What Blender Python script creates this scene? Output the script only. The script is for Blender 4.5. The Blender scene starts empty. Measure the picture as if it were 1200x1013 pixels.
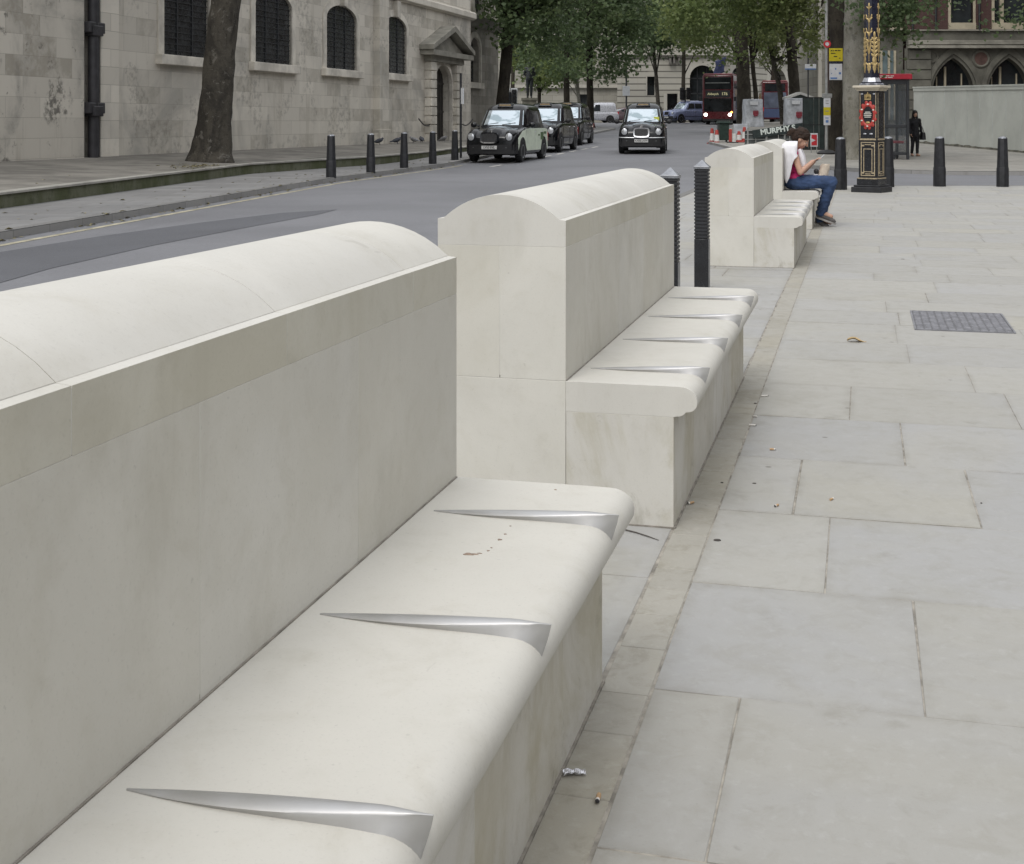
import bpy, bmesh, math, random
import numpy as np
from mathutils import Vector, Matrix, Euler, noise

SC = bpy.context.scene
COL = SC.collection
PI = math.pi
# ---------------------------------------------------------------- frame
# The camera stands at the origin 1.29 m up and looks level along +Y.
# The benches, the church and the paving follow a second axis, turned by A.
F, CX, CY, H = 1500.0, 640.0, 143.0, 1.29
A = math.atan2(370, 1500)
SA, CA = math.sin(A), math.cos(A)

def uv(u, v, z=0.0):
    return Vector((u*CA + v*SA, -u*SA + v*CA, z))

def gp(px, py, z=0.0):
    Y = F*(H-z)/(py-CY)
    return Vector(((px-CX)/F*Y, Y, z))

def at(px, py, Y):
    return Vector(((px-CX)/F*Y, Y, H-(py-CY)/F*Y))

def road_z(Y):
    return min(-0.10 + 0.018*max(0.0, Y-40.0), 1.2)

def pave_z(Y):
    return road_z(Y) + 0.10

# ---------------------------------------------------------------- tags
def tag(o, label=None, cat=None, group=None, kind=None):
    if label: o['label'] = label
    if cat: o['category'] = cat
    if group: o['group'] = group
    if kind: o['kind'] = kind
    return o

def thing(name, label, cat, loc=(0, 0, 0), rz=0.0, group=None):
    o = bpy.data.objects.new(name, None)
    o.empty_display_size = 0.2
    COL.objects.link(o)
    o.location = loc
    o.rotation_euler = (0, 0, rz)
    return tag(o, label, cat, group)

def copy_thing(o, loc, rz, label=None):
    c = o.copy(); COL.objects.link(c)
    c.location = loc; c.rotation_euler = (0, 0, rz)
    if label: c['label'] = label
    def rec(src, dst):
        for ch in [x for x in SC.objects if x.parent == src]:
            k = ch.copy(); COL.objects.link(k); k.parent = dst
            rec(ch, k)
    rec(o, c)
    return c

# ---------------------------------------------------------------- materials
class NT:
    def __init__(s, name):
        m = bpy.data.materials.new(name); m.use_nodes = True
        s.m = m; s.n = m.node_tree.nodes; s.l = m.node_tree.links
        s.b = s.n['Principled BSDF']
        s.tc = s.n.new('ShaderNodeTexCoord')
        s.co = s.tc.outputs['Object']
    def node(s, t, **kw):
        n = s.n.new(t)
        for k, v in kw.items(): setattr(n, k, v)
        return n
    def noise(s, scale, detail=6, rough=0.6, co=None, dist=0.0, stretch=None):
        n = s.node('ShaderNodeTexNoise')
        n.inputs['Scale'].default_value = scale
        n.inputs['Detail'].default_value = detail
        n.inputs['Roughness'].default_value = rough
        n.inputs['Distortion'].default_value = dist
        c = co or s.co
        if stretch:
            mp = s.node('ShaderNodeMapping'); mp.inputs['Scale'].default_value = stretch
            s.l.new(c, mp.inputs['Vector']); c = mp.outputs['Vector']
        s.l.new(c, n.inputs['Vector'])
        return n.outputs['Fac']
    def ramp(s, fac, lo, hi, a=0.0, b=1.0):
        r = s.node('ShaderNodeMapRange')
        r.inputs['From Min'].default_value = lo; r.inputs['From Max'].default_value = hi
        r.inputs['To Min'].default_value = a; r.inputs['To Max'].default_value = b
        r.interpolation_type = 'SMOOTHSTEP'
        s.l.new(fac, r.inputs['Value'])
        return r.outputs['Result']
    def mix(s, fac, a, b, mode='MIX'):
        m = s.node('ShaderNodeMix', data_type='RGBA', blend_type=mode)
        for sock, v in ((m.inputs['Factor'], fac), (m.inputs['A'], a), (m.inputs['B'], b)):
            if isinstance(v, (int, float)): sock.default_value = v
            elif isinstance(v, tuple): sock.default_value = (*v, 1)
            else: s.l.new(v, sock)
        return m.outputs['Result']
    def math(s, op, a, b=0.0):
        m = s.node('ShaderNodeMath', operation=op)
        for i, v in enumerate((a, b)):
            if isinstance(v, (int, float)): m.inputs[i].default_value = v
            else: s.l.new(v, m.inputs[i])
        return m.outputs[0]
    def rand(s):
        return s.node('ShaderNodeNewGeometry').outputs['Random Per Island']
    def attr(s, name):
        a = s.node('ShaderNodeAttribute', attribute_name=name)
        return a.outputs['Fac']
    def bump(s, h, strength=0.3, dist=0.01):
        b = s.node('ShaderNodeBump')
        b.inputs['Strength'].default_value = strength
        b.inputs['Distance'].default_value = dist
        s.l.new(h, b.inputs['Height'])
        s.l.new(b.outputs['Normal'], s.b.inputs['Normal'])
    def out(s, col, rough=0.7, metal=0.0, spec=None):
        if isinstance(col, tuple): s.b.inputs['Base Color'].default_value = (*col, 1)
        else: s.l.new(col, s.b.inputs['Base Color'])
        if isinstance(rough, (int, float)): s.b.inputs['Roughness'].default_value = rough
        else: s.l.new(rough, s.b.inputs['Roughness'])
        s.b.inputs['Metallic'].default_value = metal
        if spec is not None: s.b.inputs['Specular IOR Level'].default_value = spec
        return s.m

def mul(c, k): return tuple(min(1, x*k) for x in c)

def plain(name, col, rough=0.6, metal=0.0, var=0.12, scale=9.0, bump=0.0, coat=0.0, spec=None, island=0.0):
    t = NT(name)
    f = t.noise(scale)
    c = t.mix(t.ramp(f, .3, .7), mul(col, 1-var), mul(col, 1+var))
    if island:
        c = t.mix(t.rand(), c, mul(col, 1-island))
    r = t.ramp(t.noise(scale*3), .3, .7, max(0.02, rough-.08), min(1, rough+.08))
    if bump: t.bump(t.noise(scale*8), bump, 0.004)
    t.out(c, r, metal, spec)
    if coat:
        t.b.inputs['Coat Weight'].default_value = coat
        t.b.inputs['Coat Roughness'].default_value = 0.05
    return t.m

def emissive(name, col, k):
    t = NT(name)
    t.out(mul(col, .6), .3)
    t.b.inputs['Emission Color'].default_value = (*col, 1)
    t.b.inputs['Emission Strength'].default_value = k
    return t.m

# ---------------------------------------------------------------- mesh builder
class MB:
    def __init__(s):
        s.bm = bmesh.new(); s.mi = 0
    def face(s, pts, mi=None):
        vs = [s.bm.verts.new(p) for p in pts]
        f = s.bm.faces.new(vs); f.material_index = s.mi if mi is None else mi
        return f
    def box(s, x0, x1, y0, y1, z0, z1, M=None, mi=None, top=None):
        """top=(sx,sy) shrinks the top face"""
        v = []
        for z in (z0, z1):
            for (x, y) in ((x0, y0), (x1, y0), (x1, y1), (x0, y1)):
                p = Vector((x, y, z))
                if top and z == z1:
                    cx, cy = (x0+x1)/2, (y0+y1)/2
                    p = Vector((cx+(x-cx)*top[0], cy+(y-cy)*top[1], z))
                v.append(s.bm.verts.new(M @ p if M else p))
        for q in ((3, 2, 1, 0), (4, 5, 6, 7), (0, 1, 5, 4), (1, 2, 6, 5), (2, 3, 7, 6), (3, 0, 4, 7)):
            s.bm.faces.new([v[i] for i in q]).material_index = s.mi if mi is None else mi
        return s
    def loft(s, loops, cap=True, closed=True, mi=None):
        mi = s.mi if mi is None else mi
        R = [[s.bm.verts.new(p) for p in lp] for lp in loops]
        n = len(R[0])
        for a, b in zip(R, R[1:]):
            for i in range(n if closed else n-1):
                j = (i+1) % n
                try: s.bm.faces.new((a[i], a[j], b[j], b[i])).material_index = mi
                except ValueError: pass
        if cap and closed:
            s.bm.faces.new(R[0][::-1]).material_index = mi
            s.bm.faces.new(R[-1]).material_index = mi
        return s
    def prism(s, poly, fn, d0, d1, mi=None):
        """poly of 2-D points, fn(a,b,d)->Vector"""
        return s.loft([[fn(a, b, d0) for a, b in poly], [fn(a, b, d1) for a, b in poly]], mi=mi)
    def tube(s, pts, r, n=8, cap=True, mi=None):
        pts = [Vector(p) for p in pts]
        rr = r if isinstance(r, (list, tuple)) else [r]*len(pts)
        loops = []
        up = None
        for i, p in enumerate(pts):
            d = (pts[min(i+1, len(pts)-1)] - pts[max(i-1, 0)]).normalized()
            if up is None:
                up = Vector((0, 0, 1)) if abs(d.z) < .9 else Vector((1, 0, 0))
            x = d.cross(up)
            if x.length < 1e-5: x = d.cross(Vector((0, 1, 0)))
            x.normalize(); y = x.cross(d).normalized(); up = y
            loops.append([p + (x*math.cos(2*PI*k/n) + y*math.sin(2*PI*k/n))*rr[i] for k in range(n)])
        return s.loft(loops, cap, mi=mi)
    def lathe(s, prof, n=16, M=None, mi=None):
        """prof [(r,z)]"""
        loops = []
        for r, z in prof:
            lp = [Vector((max(r, 1e-4)*math.cos(2*PI*k/n), max(r, 1e-4)*math.sin(2*PI*k/n), z)) for k in range(n)]
            loops.append([M @ p for p in lp] if M else lp)
        return s.loft(loops, True, mi=mi)
    def ell(s, c, rad, nu=12, nv=8, M=None, mi=None):
        c = Vector(c); loops = []
        for j in range(nv+1):
            th = PI*min(max(j/nv, .02), .98)
            lp = []
            for k in range(nu):
                ph = 2*PI*k/nu
                p = Vector((rad[0]*math.sin(th)*math.cos(ph), rad[1]*math.sin(th)*math.sin(ph), -rad[2]*math.cos(th)))
                lp.append(c + (M @ p if M else p))
            loops.append(lp)
        return s.loft(loops, True, mi=mi)
    def grid(s, fn, nu, nv, mi=None):
        mi = s.mi if mi is None else mi
        V = [[s.bm.verts.new(fn(i/nu, j/nv)) for i in range(nu+1)] for j in range(nv+1)]
        for j in range(nv):
            for i in range(nu):
                s.bm.faces.new((V[j][i], V[j][i+1], V[j+1][i+1], V[j+1][i])).material_index = mi
        return s
    def move(s, v):
        for x in s.bm.verts: x.co += Vector(v)
        return s
    def build(s, name, mats, parent=None, smooth=30, bevel=0.0, seg=2, loc=None, rz=0.0, fix=True, solid=0.0):
        me = bpy.data.meshes.new(name)
        if fix: bmesh.ops.recalc_face_normals(s.bm, faces=s.bm.faces)
        s.bm.to_mesh(me); s.bm.free()
        if not isinstance(mats, (list, tuple)): mats = [mats]
        for m in mats: me.materials.append(m)
        if smooth:
            me.shade_smooth()
            me.set_sharp_from_angle(angle=math.radians(smooth))
        o = bpy.data.objects.new(name, me); COL.objects.link(o)
        if parent: o.parent = parent
        if loc is not None: o.location = loc
        if rz: o.rotation_euler = (0, 0, rz)
        if solid:
            m = o.modifiers.new('thick', 'SOLIDIFY'); m.thickness = solid; m.offset = 1
        if bevel:
            m = o.modifiers.new('bev', 'BEVEL'); m.width = bevel; m.segments = seg
            m.limit_method = 'ANGLE'; m.angle_limit = math.radians(40)
        return o

def text_obj(body, size, mat, parent, M, name='lettering', depth=0.004, align='CENTER', sx=1.0, bold=0.0):
    cu = bpy.data.curves.new(name, 'FONT'); cu.body = body; cu.size = size
    cu.extrude = depth; cu.align_x = align; cu.align_y = 'CENTER'; cu.offset = bold
    cu.resolution_u = 3
    t = bpy.data.objects.new('t', cu); COL.objects.link(t)
    dg = bpy.context.evaluated_depsgraph_get()
    me = bpy.data.meshes.new_from_object(t.evaluated_get(dg))
    bpy.data.objects.remove(t)
    me.name = name
    me.transform(M @ Matrix.Diagonal((sx, 1, 1, 1)))
    me.materials.clear(); me.materials.append(mat)
    o = bpy.data.objects.new(name, me); COL.objects.link(o); o.parent = parent
    return o

# text stands up facing -Y in local axes:
def face_front(x, y, z, roll=0.0, yaw=0.0):
    return Matrix.Translation((x, y, z)) @ Matrix.Rotation(yaw, 4, 'Z') @ Matrix.Rotation(PI/2, 4, 'X') @ Matrix.Rotation(roll, 4, 'Z')

def remesh(mb, name, mat, parent, voxel=0.01, smooth=4, fac=0.5, wrinkle=0.0, wf=11.0):
    """one continuous skin out of overlapping solids"""
    bmesh.ops.recalc_face_normals(mb.bm, faces=mb.bm.faces)
    me = bpy.data.meshes.new('tmp'); mb.bm.to_mesh(me); mb.bm.free()
    t = bpy.data.objects.new('t', me); COL.objects.link(t)
    m = t.modifiers.new('r', 'REMESH'); m.mode = 'VOXEL'; m.voxel_size = voxel
    if smooth:
        k = t.modifiers.new('s', 'SMOOTH'); k.factor = fac; k.iterations = smooth
    dg = bpy.context.evaluated_depsgraph_get()
    out = bpy.data.meshes.new_from_object(t.evaluated_get(dg))
    bpy.data.objects.remove(t)
    out.name = name; out.materials.clear(); out.materials.append(mat); out.shade_smooth()
    if wrinkle:
        nr = [v.normal.copy() for v in out.vertices]
        for v, n_ in zip(out.vertices, nr):
            q = v.co*wf
            v.co += n_*wrinkle*(noise.noise((q.x, q.y*1.2, q.z*1.9))+.6*noise.noise((q.x*2.3+4, q.y*2.1, q.z*3.4)))
    o = bpy.data.objects.new(name, out); COL.objects.link(o); o.parent = parent
    return o

def capsule(mb, p0, p1, r0, r1, n=12):
    p0, p1 = Vector(p0), Vector(p1)
    d = (p1-p0); L = d.length; d.normalize()
    pts, rr = [], []
    for k in range(4):
        a = PI/2*(1-k/4*1.0)*.97
        pts.append(p0 - d*r0*math.sin(a)); rr.append(max(r0*math.cos(a), .002))
    pts.append(p0); rr.append(r0); pts.append(p1); rr.append(r1)
    for k in range(1, 5):
        a = PI/2*(k/4)*.97
        pts.append(p1 + d*r1*math.sin(a)); rr.append(max(r1*math.cos(a), .002))
    mb.tube(pts, rr, n)

# arches -----------------------------------------------------------
def arch_pts(s0, s1, zs, kind, n=10, rise=None):
    c = (s0+s1)/2; w = (s1-s0)/2
    out = []
    if kind == 'rect': return [(s0, zs), (s1, zs)]
    if kind == 'gothic':
        R = 2*w*.95
        for k in range(n+1):
            t = k/n
            # two arcs meeting at the crown
            if t <= .5:
                cx = s0+R; a0 = PI; a1 = math.acos((c-cx)/R); a = a0+(a1-a0)*t*2
                out.append((cx+R*math.cos(a), zs+R*math.sin(a)))
            else:
                cx = s1-R; a0 = math.acos((c-cx)/R); a1 = 0; a = a0+(a1-a0)*(t-.5)*2
                out.append((cx+R*math.cos(a), zs+R*math.sin(a)))
        return out
    r = w if rise is None else rise
    for k in range(n+1):
        a = PI - PI*k/n
        out.append((c+w*math.cos(a), zs+r*math.sin(a)))
    return out

def arch_wall(mb, s0, s1, z0, z1, ops, fn, depth):
    """wall sheet with openings and their reveals. op=(a,b,zsill,zspring,kind,rise)"""
    ops = sorted(ops)
    x = s0
    for (a, b, zl, zs, kind, rise) in ops:
        mb.face([fn(x, z0, 0), fn(a, z0, 0), fn(a, z1, 0), fn(x, z1, 0)])
        if zl > z0: mb.face([fn(a, z0, 0), fn(b, z0, 0), fn(b, zl, 0), fn(a, zl, 0)])
        ap = arch_pts(a, b, zs, kind, 14, rise)
        for (p, q) in zip(ap, ap[1:]):
            mb.face([fn(p[0], p[1], 0), fn(q[0], q[1], 0), fn(q[0], z1, 0), fn(p[0], z1, 0)])
        ring = [(a, zl)] + ap + [(b, zl)]
        for (p, q) in zip(ring, ring[1:] + ring[:1]):
            mb.face([fn(p[0], p[1], 0), fn(q[0], q[1], 0), fn(q[0], q[1], -depth), fn(p[0], p[1], -depth)])
        x = b
    mb.face([fn(x, z0, 0), fn(s1, z0, 0), fn(s1, z1, 0), fn(x, z1, 0)])

def opening_panel(mb, op, fn, d):
    a, b, zl, zs, kind, rise = op
    pts = [(a, zl)] + arch_pts(a, b, zs, kind, 14, rise) + [(b, zl)]
    mb.face([fn(s, z, d) for s, z in pts])

def arch_band(mb, op, fn, w, d0, d1, sill=True, wr=None):
    """moulded surround following an opening, standing d1 proud"""
    a, b, zl, zs, kind, rise = op
    c = (a+b)/2; hw = (b-a)/2
    inn = [(a, zl)] + arch_pts(a, b, zs, kind, 14, rise) + [(b, zl)]
    r2 = None if rise is None else rise + w
    out = [(a-w, zl)] + arch_pts(a-w, b+w, zs, kind, 14, r2) + [(b+w, zl)]
    loops = []
    for (i, o) in zip(inn, out):
        loops.append([fn(i[0], i[1], d0), fn(i[0], i[1], d1), fn(o[0], o[1], d1*.75), fn(o[0], o[1], d0)])
    mb.loft(loops)
M = {}

def stone_blocks(name, col, bw, bh, plane='yz', joint=0.006, dark=0.55, dirt=0.5, spots=0.0, jointdark=0.6, tv=.1, bumpk=.4, green=0.0):
    t = NT(name)
    sep = t.node('ShaderNodeSeparateXYZ'); t.l.new(t.co, sep.inputs[0])
    cmb = t.node('ShaderNodeCombineXYZ')
    ax = {'x': 0, 'y': 1, 'z': 2}
    t.l.new(sep.outputs[ax[plane[0]]], cmb.inputs[0]); t.l.new(sep.outputs[ax[plane[1]]], cmb.inputs[1])
    br = t.node('ShaderNodeTexBrick')
    t.l.new(cmb.outputs[0], br.inputs['Vector'])
    br.inputs['Scale'].default_value = 1
    br.inputs['Brick Width'].default_value = bw; br.inputs['Row Height'].default_value = bh
    br.inputs['Mortar Size'].default_value = joint; br.inputs['Mortar Smooth'].default_value = .3
    br.inputs['Color1'].default_value = (*mul(col, 1+tv*.8), 1); br.inputs['Color2'].default_value = (*mul(col, 1-tv*1.2), 1)
    br.inputs['Mortar'].default_value = (*mul(col, jointdark), 1)
    c = br.outputs['Color']
    n1 = t.noise(.35, 8, .62, dist=.6)
    c = t.mix(t.ramp(n1, .48, .66, 0, dirt), c, mul((col[0]*.93, col[1]*.96, col[2]*1.0), dark))
    n2 = t.noise(.6, 5, .6, stretch=(1, 1, .18))
    c = t.mix(t.ramp(n2, .5, .75, 0, .45), c, mul(col, 1.18))
    n3 = t.noise(1.9, 6, .65, stretch=(1, 1, .12))
    c = t.mix(t.ramp(n3, .52, .74, 0, .5), c, mul((col[0], col[1]*.97, col[2]*.9), .62))
    if spots:
        b2 = t.node('ShaderNodeTexBrick'); t.l.new(cmb.outputs[0], b2.inputs['Vector'])
        for nm, v_ in (('Scale', 1), ('Brick Width', bw), ('Row Height', bh), ('Mortar Size', 0)): b2.inputs[nm].default_value = v_
        b2.inputs['Color1'].default_value = (0, 0, 0, 1); b2.inputs['Color2'].default_value = (1, 1, 1, 1)
        blk = t.math('MULTIPLY', t.ramp(b2.outputs['Color'], .72, .80), t.ramp(t.noise(1.7, 6, .65), .36, .58))
        c = t.mix(t.math('MULTIPLY', blk, .55*min(1, spots+.2)), c, mul((col[0], col[1]*.96, col[2]*.88), .48))
        blk2 = t.ramp(b2.outputs['Color'], .22, .16)
        c = t.mix(t.math('MULTIPLY', blk2, .22), c, mul(col, 1.25))
        n4 = t.noise(3.1, 9, .75, dist=.15)
        c = t.mix(t.ramp(n4, .60, .69, 0, spots*.8), c, mul(col, .28))
        n5 = t.noise(.55, 3, .5, dist=1.0)
        k = t.math('MULTIPLY', t.ramp(n5, .52, .58), t.ramp(t.noise(5.5, 6, .7), .45, .62, 0, spots))
        c = t.mix(k, c, mul(col, .34))
    if green:
        n6 = t.noise(1.2, 5, .6)
        c = t.mix(t.ramp(n6, .5, .7, 0, green), c, (.10, .105, .06))
    t.bump(t.math('ADD', t.math('MULTIPLY', br.outputs['Fac'], -.8), t.math('MULTIPLY', t.noise(9, 8, .7), .5)), bumpk, .012)
    return t.out(c, .85, spec=.25)

def bench_stone(name, col, stain=0.0, k=1.0):
    t = NT(name)
    c = t.mix(t.ramp(t.noise(1.6, 7, .6, dist=.4), .35, .68), mul(col, 1.03), mul(col, .93))
    c = t.mix(t.ramp(t.rand(), 0, 1, 0, .35), c, mul((col[0]*1.0, col[1]*.99, col[2]*.955), .93))
    # pale mineral grain and tiny shell pits
    c = t.mix(t.ramp(t.noise(160, 3, .6), .56, .70, 0, .22), c, mul(col, .7))
    c = t.mix(t.ramp(t.noise(75, 2, .5), .71, .76, 0, .30), c, mul(col, .62))
    # rubbed dirt
    g = t.noise(3.2, 8, .66, dist=.5, stretch=(1, 1, .5))
    c = t.mix(t.ramp(g, .52, .74, 0, .26*k), c, (.33, .31, .245))
    c = t.mix(t.ramp(t.noise(9, 8, .7, dist=.4), .5, .7, 0, .14*k), c, (.36, .33, .25))
    # few darker scuffs and scratches
    sc = t.noise(7, 7, .7, dist=1.4)
    c = t.mix(t.ramp(sc, .72, .78, 0, .16*k), c, (.20, .185, .155))
    c = t.mix(t.ramp(t.noise(5, 3, .5, dist=3.5, stretch=(1, .3, 2.0)), .74, .755, 0, .18*k), c, (.24, .22, .19))
    if stain:
        s1 = t.noise(2.2, 9, .72, dist=.7, stretch=(1, 1, .75))
        c = t.mix(t.ramp(s1, .44, .66, 0, stain), c, (.37, .34, .24))
        c = t.mix(t.math('MULTIPLY', t.math('MULTIPLY', t.ramp(t.rand(), .45, .95), t.ramp(t.noise(1.1, 6, .6), .35, .6)), stain*.7), c, (.40, .36, .25))
        s2 = t.noise(7, 8, .75, dist=.5)
        c = t.mix(t.ramp(s2, .55, .74, 0, stain*.6), c, (.16, .14, .09))
    t.bump(t.math('ADD', t.noise(38, 6, .65), t.math('MULTIPLY', t.noise(190, 3, .6), .35)), .12, .004)
    return t.out(c, t.ramp(t.noise(20), .3, .7, .6, .8), spec=.3)

STONE = (.575, .561, .517)
M['bench_top'] = bench_stone('pale_limestone', STONE)
M['bench_face'] = bench_stone('pale_limestone_rubbed', (.602, .588, .536), .13, 1.0)
M['bench_band'] = bench_stone('pale_limestone_band', (.575, .557, .485), .24, 1.1)  # yellower copy of the bench stone, on the coping front face only
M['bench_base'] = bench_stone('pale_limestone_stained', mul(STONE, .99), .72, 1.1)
M['mortar'] = plain('lime_mortar', (.585, .57, .525), .9, var=.05)
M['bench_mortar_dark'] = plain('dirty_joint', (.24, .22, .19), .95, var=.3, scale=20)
M['stain'] = plain('coffee_stain', (.27, .20, .15), .6, var=.25, scale=60)
# brushed metal of the dividers
t = NT('brushed_steel')
f = t.noise(40, 6, .7, stretch=(.12, 1, 1))
t.bump(f, .06, .001)
M['divider'] = t.out(t.mix(t.ramp(t.noise(5, 5, .6), .35, .7), (.52, .52, .525), (.43, .425, .41)), t.ramp(f, .3, .7, .40, .52), .8)

# paving slabs
def slab_mat(name, ca, cb, k=1.0, attr=True):
    t = NT(name)
    fac = t.attr('tone') if attr else t.rand()
    c = t.mix(fac, ca, cb)
    c = t.mix(t.ramp(t.noise(.9, 7, .6, dist=.7), .42, .68, 0, .75), c, t.mix(fac, mul(cb, 1.02), mul(ca, .97)))
    c = t.mix(t.ramp(t.rand(), 0, 1, 0, .5), c, mul(ca, .86))
    c = t.mix(t.ramp(t.noise(2.2, 8, .65, dist=.3), .5, .74, 0, .4*k), c, mul(cb, .72))
    c = t.mix(t.ramp(t.noise(5.5, 5, .6), .62, .74, 0, .34*k), c, mul(cb, .55))
    c = t.mix(t.ramp(t.noise(11, 8, .72, dist=.5), .47, .66, 0, .26*k), c, mul(cb, .70))
    c = t.mix(t.ramp(t.noise(26, 6, .7), .52, .70, 0, .22*k), c, mul(ca, 1.22))
    if attr:
        e = t.math('MULTIPLY', t.ramp(t.attr('edge'), .15, 1.0), t.ramp(t.noise(3.5, 6, .7), .38, .62))
        c = t.mix(t.math('MULTIPLY', e, .25), c, (.17, .155, .12))
    v = t.node('ShaderNodeTexVoronoi'); v.inputs['Scale'].default_value = 6.5
    v.inputs['Randomness'].default_value = 1
    t.l.new(t.co, v.inputs['Vector'])
    sp = t.math('MULTIPLY', t.ramp(v.outputs['Distance'], .05, .10, 1, 0), t.ramp(t.noise(4.2, 2, .5), .56, .62))
    c = t.mix(t.math('MULTIPLY', sp, .7*k), c, mul(cb, .4))
    c = t.mix(t.ramp(t.noise(120, 4, .7), .56, .75, 0, .25), c, mul(ca, .6))
    t.bump(t.math('ADD', t.noise(14, 8, .7), t.math('MULTIPLY', t.noise(90, 4, .7), .5)), .16, .006)
    return t.out(c, t.ramp(t.noise(8, 5), .3, .7, .55, .78), spec=.35)
SB, SY = (.352, .350, .343), (.366, .350, .295)
M['slab'] = slab_mat('yorkstone_slabs', SB, SY)
M['strip'] = slab_mat('edging_setts', (.34, .325, .285), (.32, .295, .23), 1.7)
M['joint'] = plain('sandy_joint', (.27, .25, .215), .95, var=.4, scale=14)
M['kerb'] = stone_blocks('granite_kerb', (.30, .295, .285), .9, 2, 'yz', .008, dirt=.3)

def asphalt(name, col, k=1.0):
    t = NT(name)
    c = t.mix(t.ramp(t.noise(.22, 6, .6, dist=.5), .35, .68), mul(col, .88), mul(col, 1.14))
    c = t.mix(t.ramp(t.noise(150, 3, .7), .45, .7, 0, .5), c, mul(col, 1.5))
    c = t.mix(t.ramp(t.noise(1.6, 6, .65, stretch=(1, .15, 1)), .55, .75, 0, .35), c, mul(col, .72))
    c = t.mix(t.ramp(t.noise(22, 6, .75), .42, .68, 0, .4), c, mul(col, .72))
    c = t.mix(t.ramp(t.noise(.6, 8, .7, dist=1.2), .60, .66, 0, .3), c, mul(col, 1.3))
    c = t.mix(t.ramp(t.noise(2.4, 6, .7, dist=.8), .70, .74, 0, .6), c, mul(col, .5))
    t.bump(t.noise(180, 3, .7), .4, .006)
    return t.out(c, .72, spec=.4)
M['road'] = asphalt('asphalt', (.165, .167, .178))
M['road_patch'] = asphalt('newer_asphalt', (.095, .098, .108))
M['ground'] = plain('dull_ground', (.14, .14, .13), .9, var=.2, scale=.2)
M['yellow_line'] = plain('worn_yellow_paint', (.34, .315, .23), .8, var=.35, scale=5)
M['white_line'] = plain('worn_white_paint', (.46, .45, .42), .8, var=.35, scale=4)

def flag_floor(name, col, bw, bh, plane='xy'):
    return stone_blocks(name, col, bw, bh, plane, .012, dirt=.35, dark=.75, jointdark=.65, bumpk=.2)
M['far_pave'] = flag_floor('far_paving', (.27, .26, .235), .9, .6)
M['left_pave'] = flag_floor('left_paving', (.215, .213, .21), .9, .6)
M['terrace'] = plain('gritty_terrace', (.175, .165, .145), .92, var=.3, scale=1.2, bump=.3)
t = NT('mossy_step')
c = t.mix(t.ramp(t.noise(1.1, 7, .65, stretch=(1, 1, .5)), .38, .66), (.085, .095, .05), (.15, .155, .11))
c = t.mix(t.ramp(t.noise(6, 6, .7), .5, .7, 0, .6), c, (.05, .055, .035))
t.bump(t.noise(20, 6, .7), .4, .01)
M['moss_step'] = t.out(c, .9, spec=.2)
M['step_coping'] = plain('worn_coping', (.30, .29, .26), .85, var=.2, scale=2, bump=.2)

CH = (.60, .565, .495)
M['church_main'] = stone_blocks('weathered_ashlar', CH, 1.15, .44, 'yz', .006, dark=.52, dirt=.62, spots=.45, jointdark=.68, tv=.05)
M['church_left'] = stone_blocks('blackened_ashlar', mul(CH, .92), 1.2, .46, 'yz', .006, dark=.42, dirt=.85, spots=1.0, jointdark=.68, tv=.07)
M['church_pale'] = stone_blocks('washed_ashlar', mul(CH, 1.12), .95, .44, 'yz', .007, dark=.65, dirt=.35, spots=.1)
M['church_trim'] = plain('church_trim_stone', mul(CH, 1.0), .85, var=.25, scale=1.4, bump=.25)
M['church_dark'] = stone_blocks('sooty_shaded_ashlar', mul(CH, .55), 1.1, .44, 'yz', .007, dark=.5, dirt=.6, spots=.3, green=.3)
M['leaded'] = plain('leaded_glass', (.032, .035, .037), .25, var=.4, scale=3, spec=.4)
M['lead_bar'] = plain('lead_bars', (.022, .024, .027), .5, var=.2)
M['old_door'] = plain('old_dark_door', (.02, .018, .016), .5, var=.3, scale=4)
M['black_pipe'] = plain('black_iron_pipe', (.035, .034, .038), .5, var=.3, scale=3)
M['pebble_black'] = plain('black_bollard_paint', (.016, .017, .020), .5, var=.35, scale=10, bump=.15)
M['bollard_tip'] = plain('rubbed_bollard_tip', (.26, .27, .29), .3, .6, var=.2)
M['gloss_black'] = plain('gloss_black_paint', (.014, .015, .018), .22, var=.3, scale=8)
M['grey_side'] = plain('grey_side_paint', (.17, .175, .18), .4, var=.25, scale=20)

# plane tree bark
def bark(name, a, b, c3, k=1.0):
    t = NT(name)
    n = t.noise(1.7, 7, .62, dist=.8, stretch=(1, 1, .55))
    c = t.mix(t.ramp(n, .42, .58), a, b)
    n2 = t.noise(3.1, 6, .6, dist=1.0)
    c = t.mix(t.ramp(n2, .60, .66, 0, .8*k), c, c3)
    c = t.mix(t.ramp(t.noise(22, 6, .7), .5, .72, 0, .5), c, mul(a, .5))
    c = t.mix(t.ramp(t.noise(5.5, 7, .7, dist=.6, stretch=(1, 1, .7)), .56, .64, 0, .7), c, mul(a, .55))
    c = t.mix(t.ramp(t.noise(8.5, 6, .7, dist=.9), .60, .66, 0, .75*k), c, c3)
    t.bump(t.math('ADD', t.noise(7, 8, .7, stretch=(1, 1, .4)), t.math('MULTIPLY', t.noise(30, 5, .7), .5)), 1.0, .05)
    return t.out(c, .9, spec=.2)
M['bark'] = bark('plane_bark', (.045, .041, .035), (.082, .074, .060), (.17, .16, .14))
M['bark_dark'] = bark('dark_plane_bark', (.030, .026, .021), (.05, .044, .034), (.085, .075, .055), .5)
M['bark_pale'] = bark('pale_plane_bark', (.22, .21, .175), (.27, .26, .225), (.135, .125, .085), .9)
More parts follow.
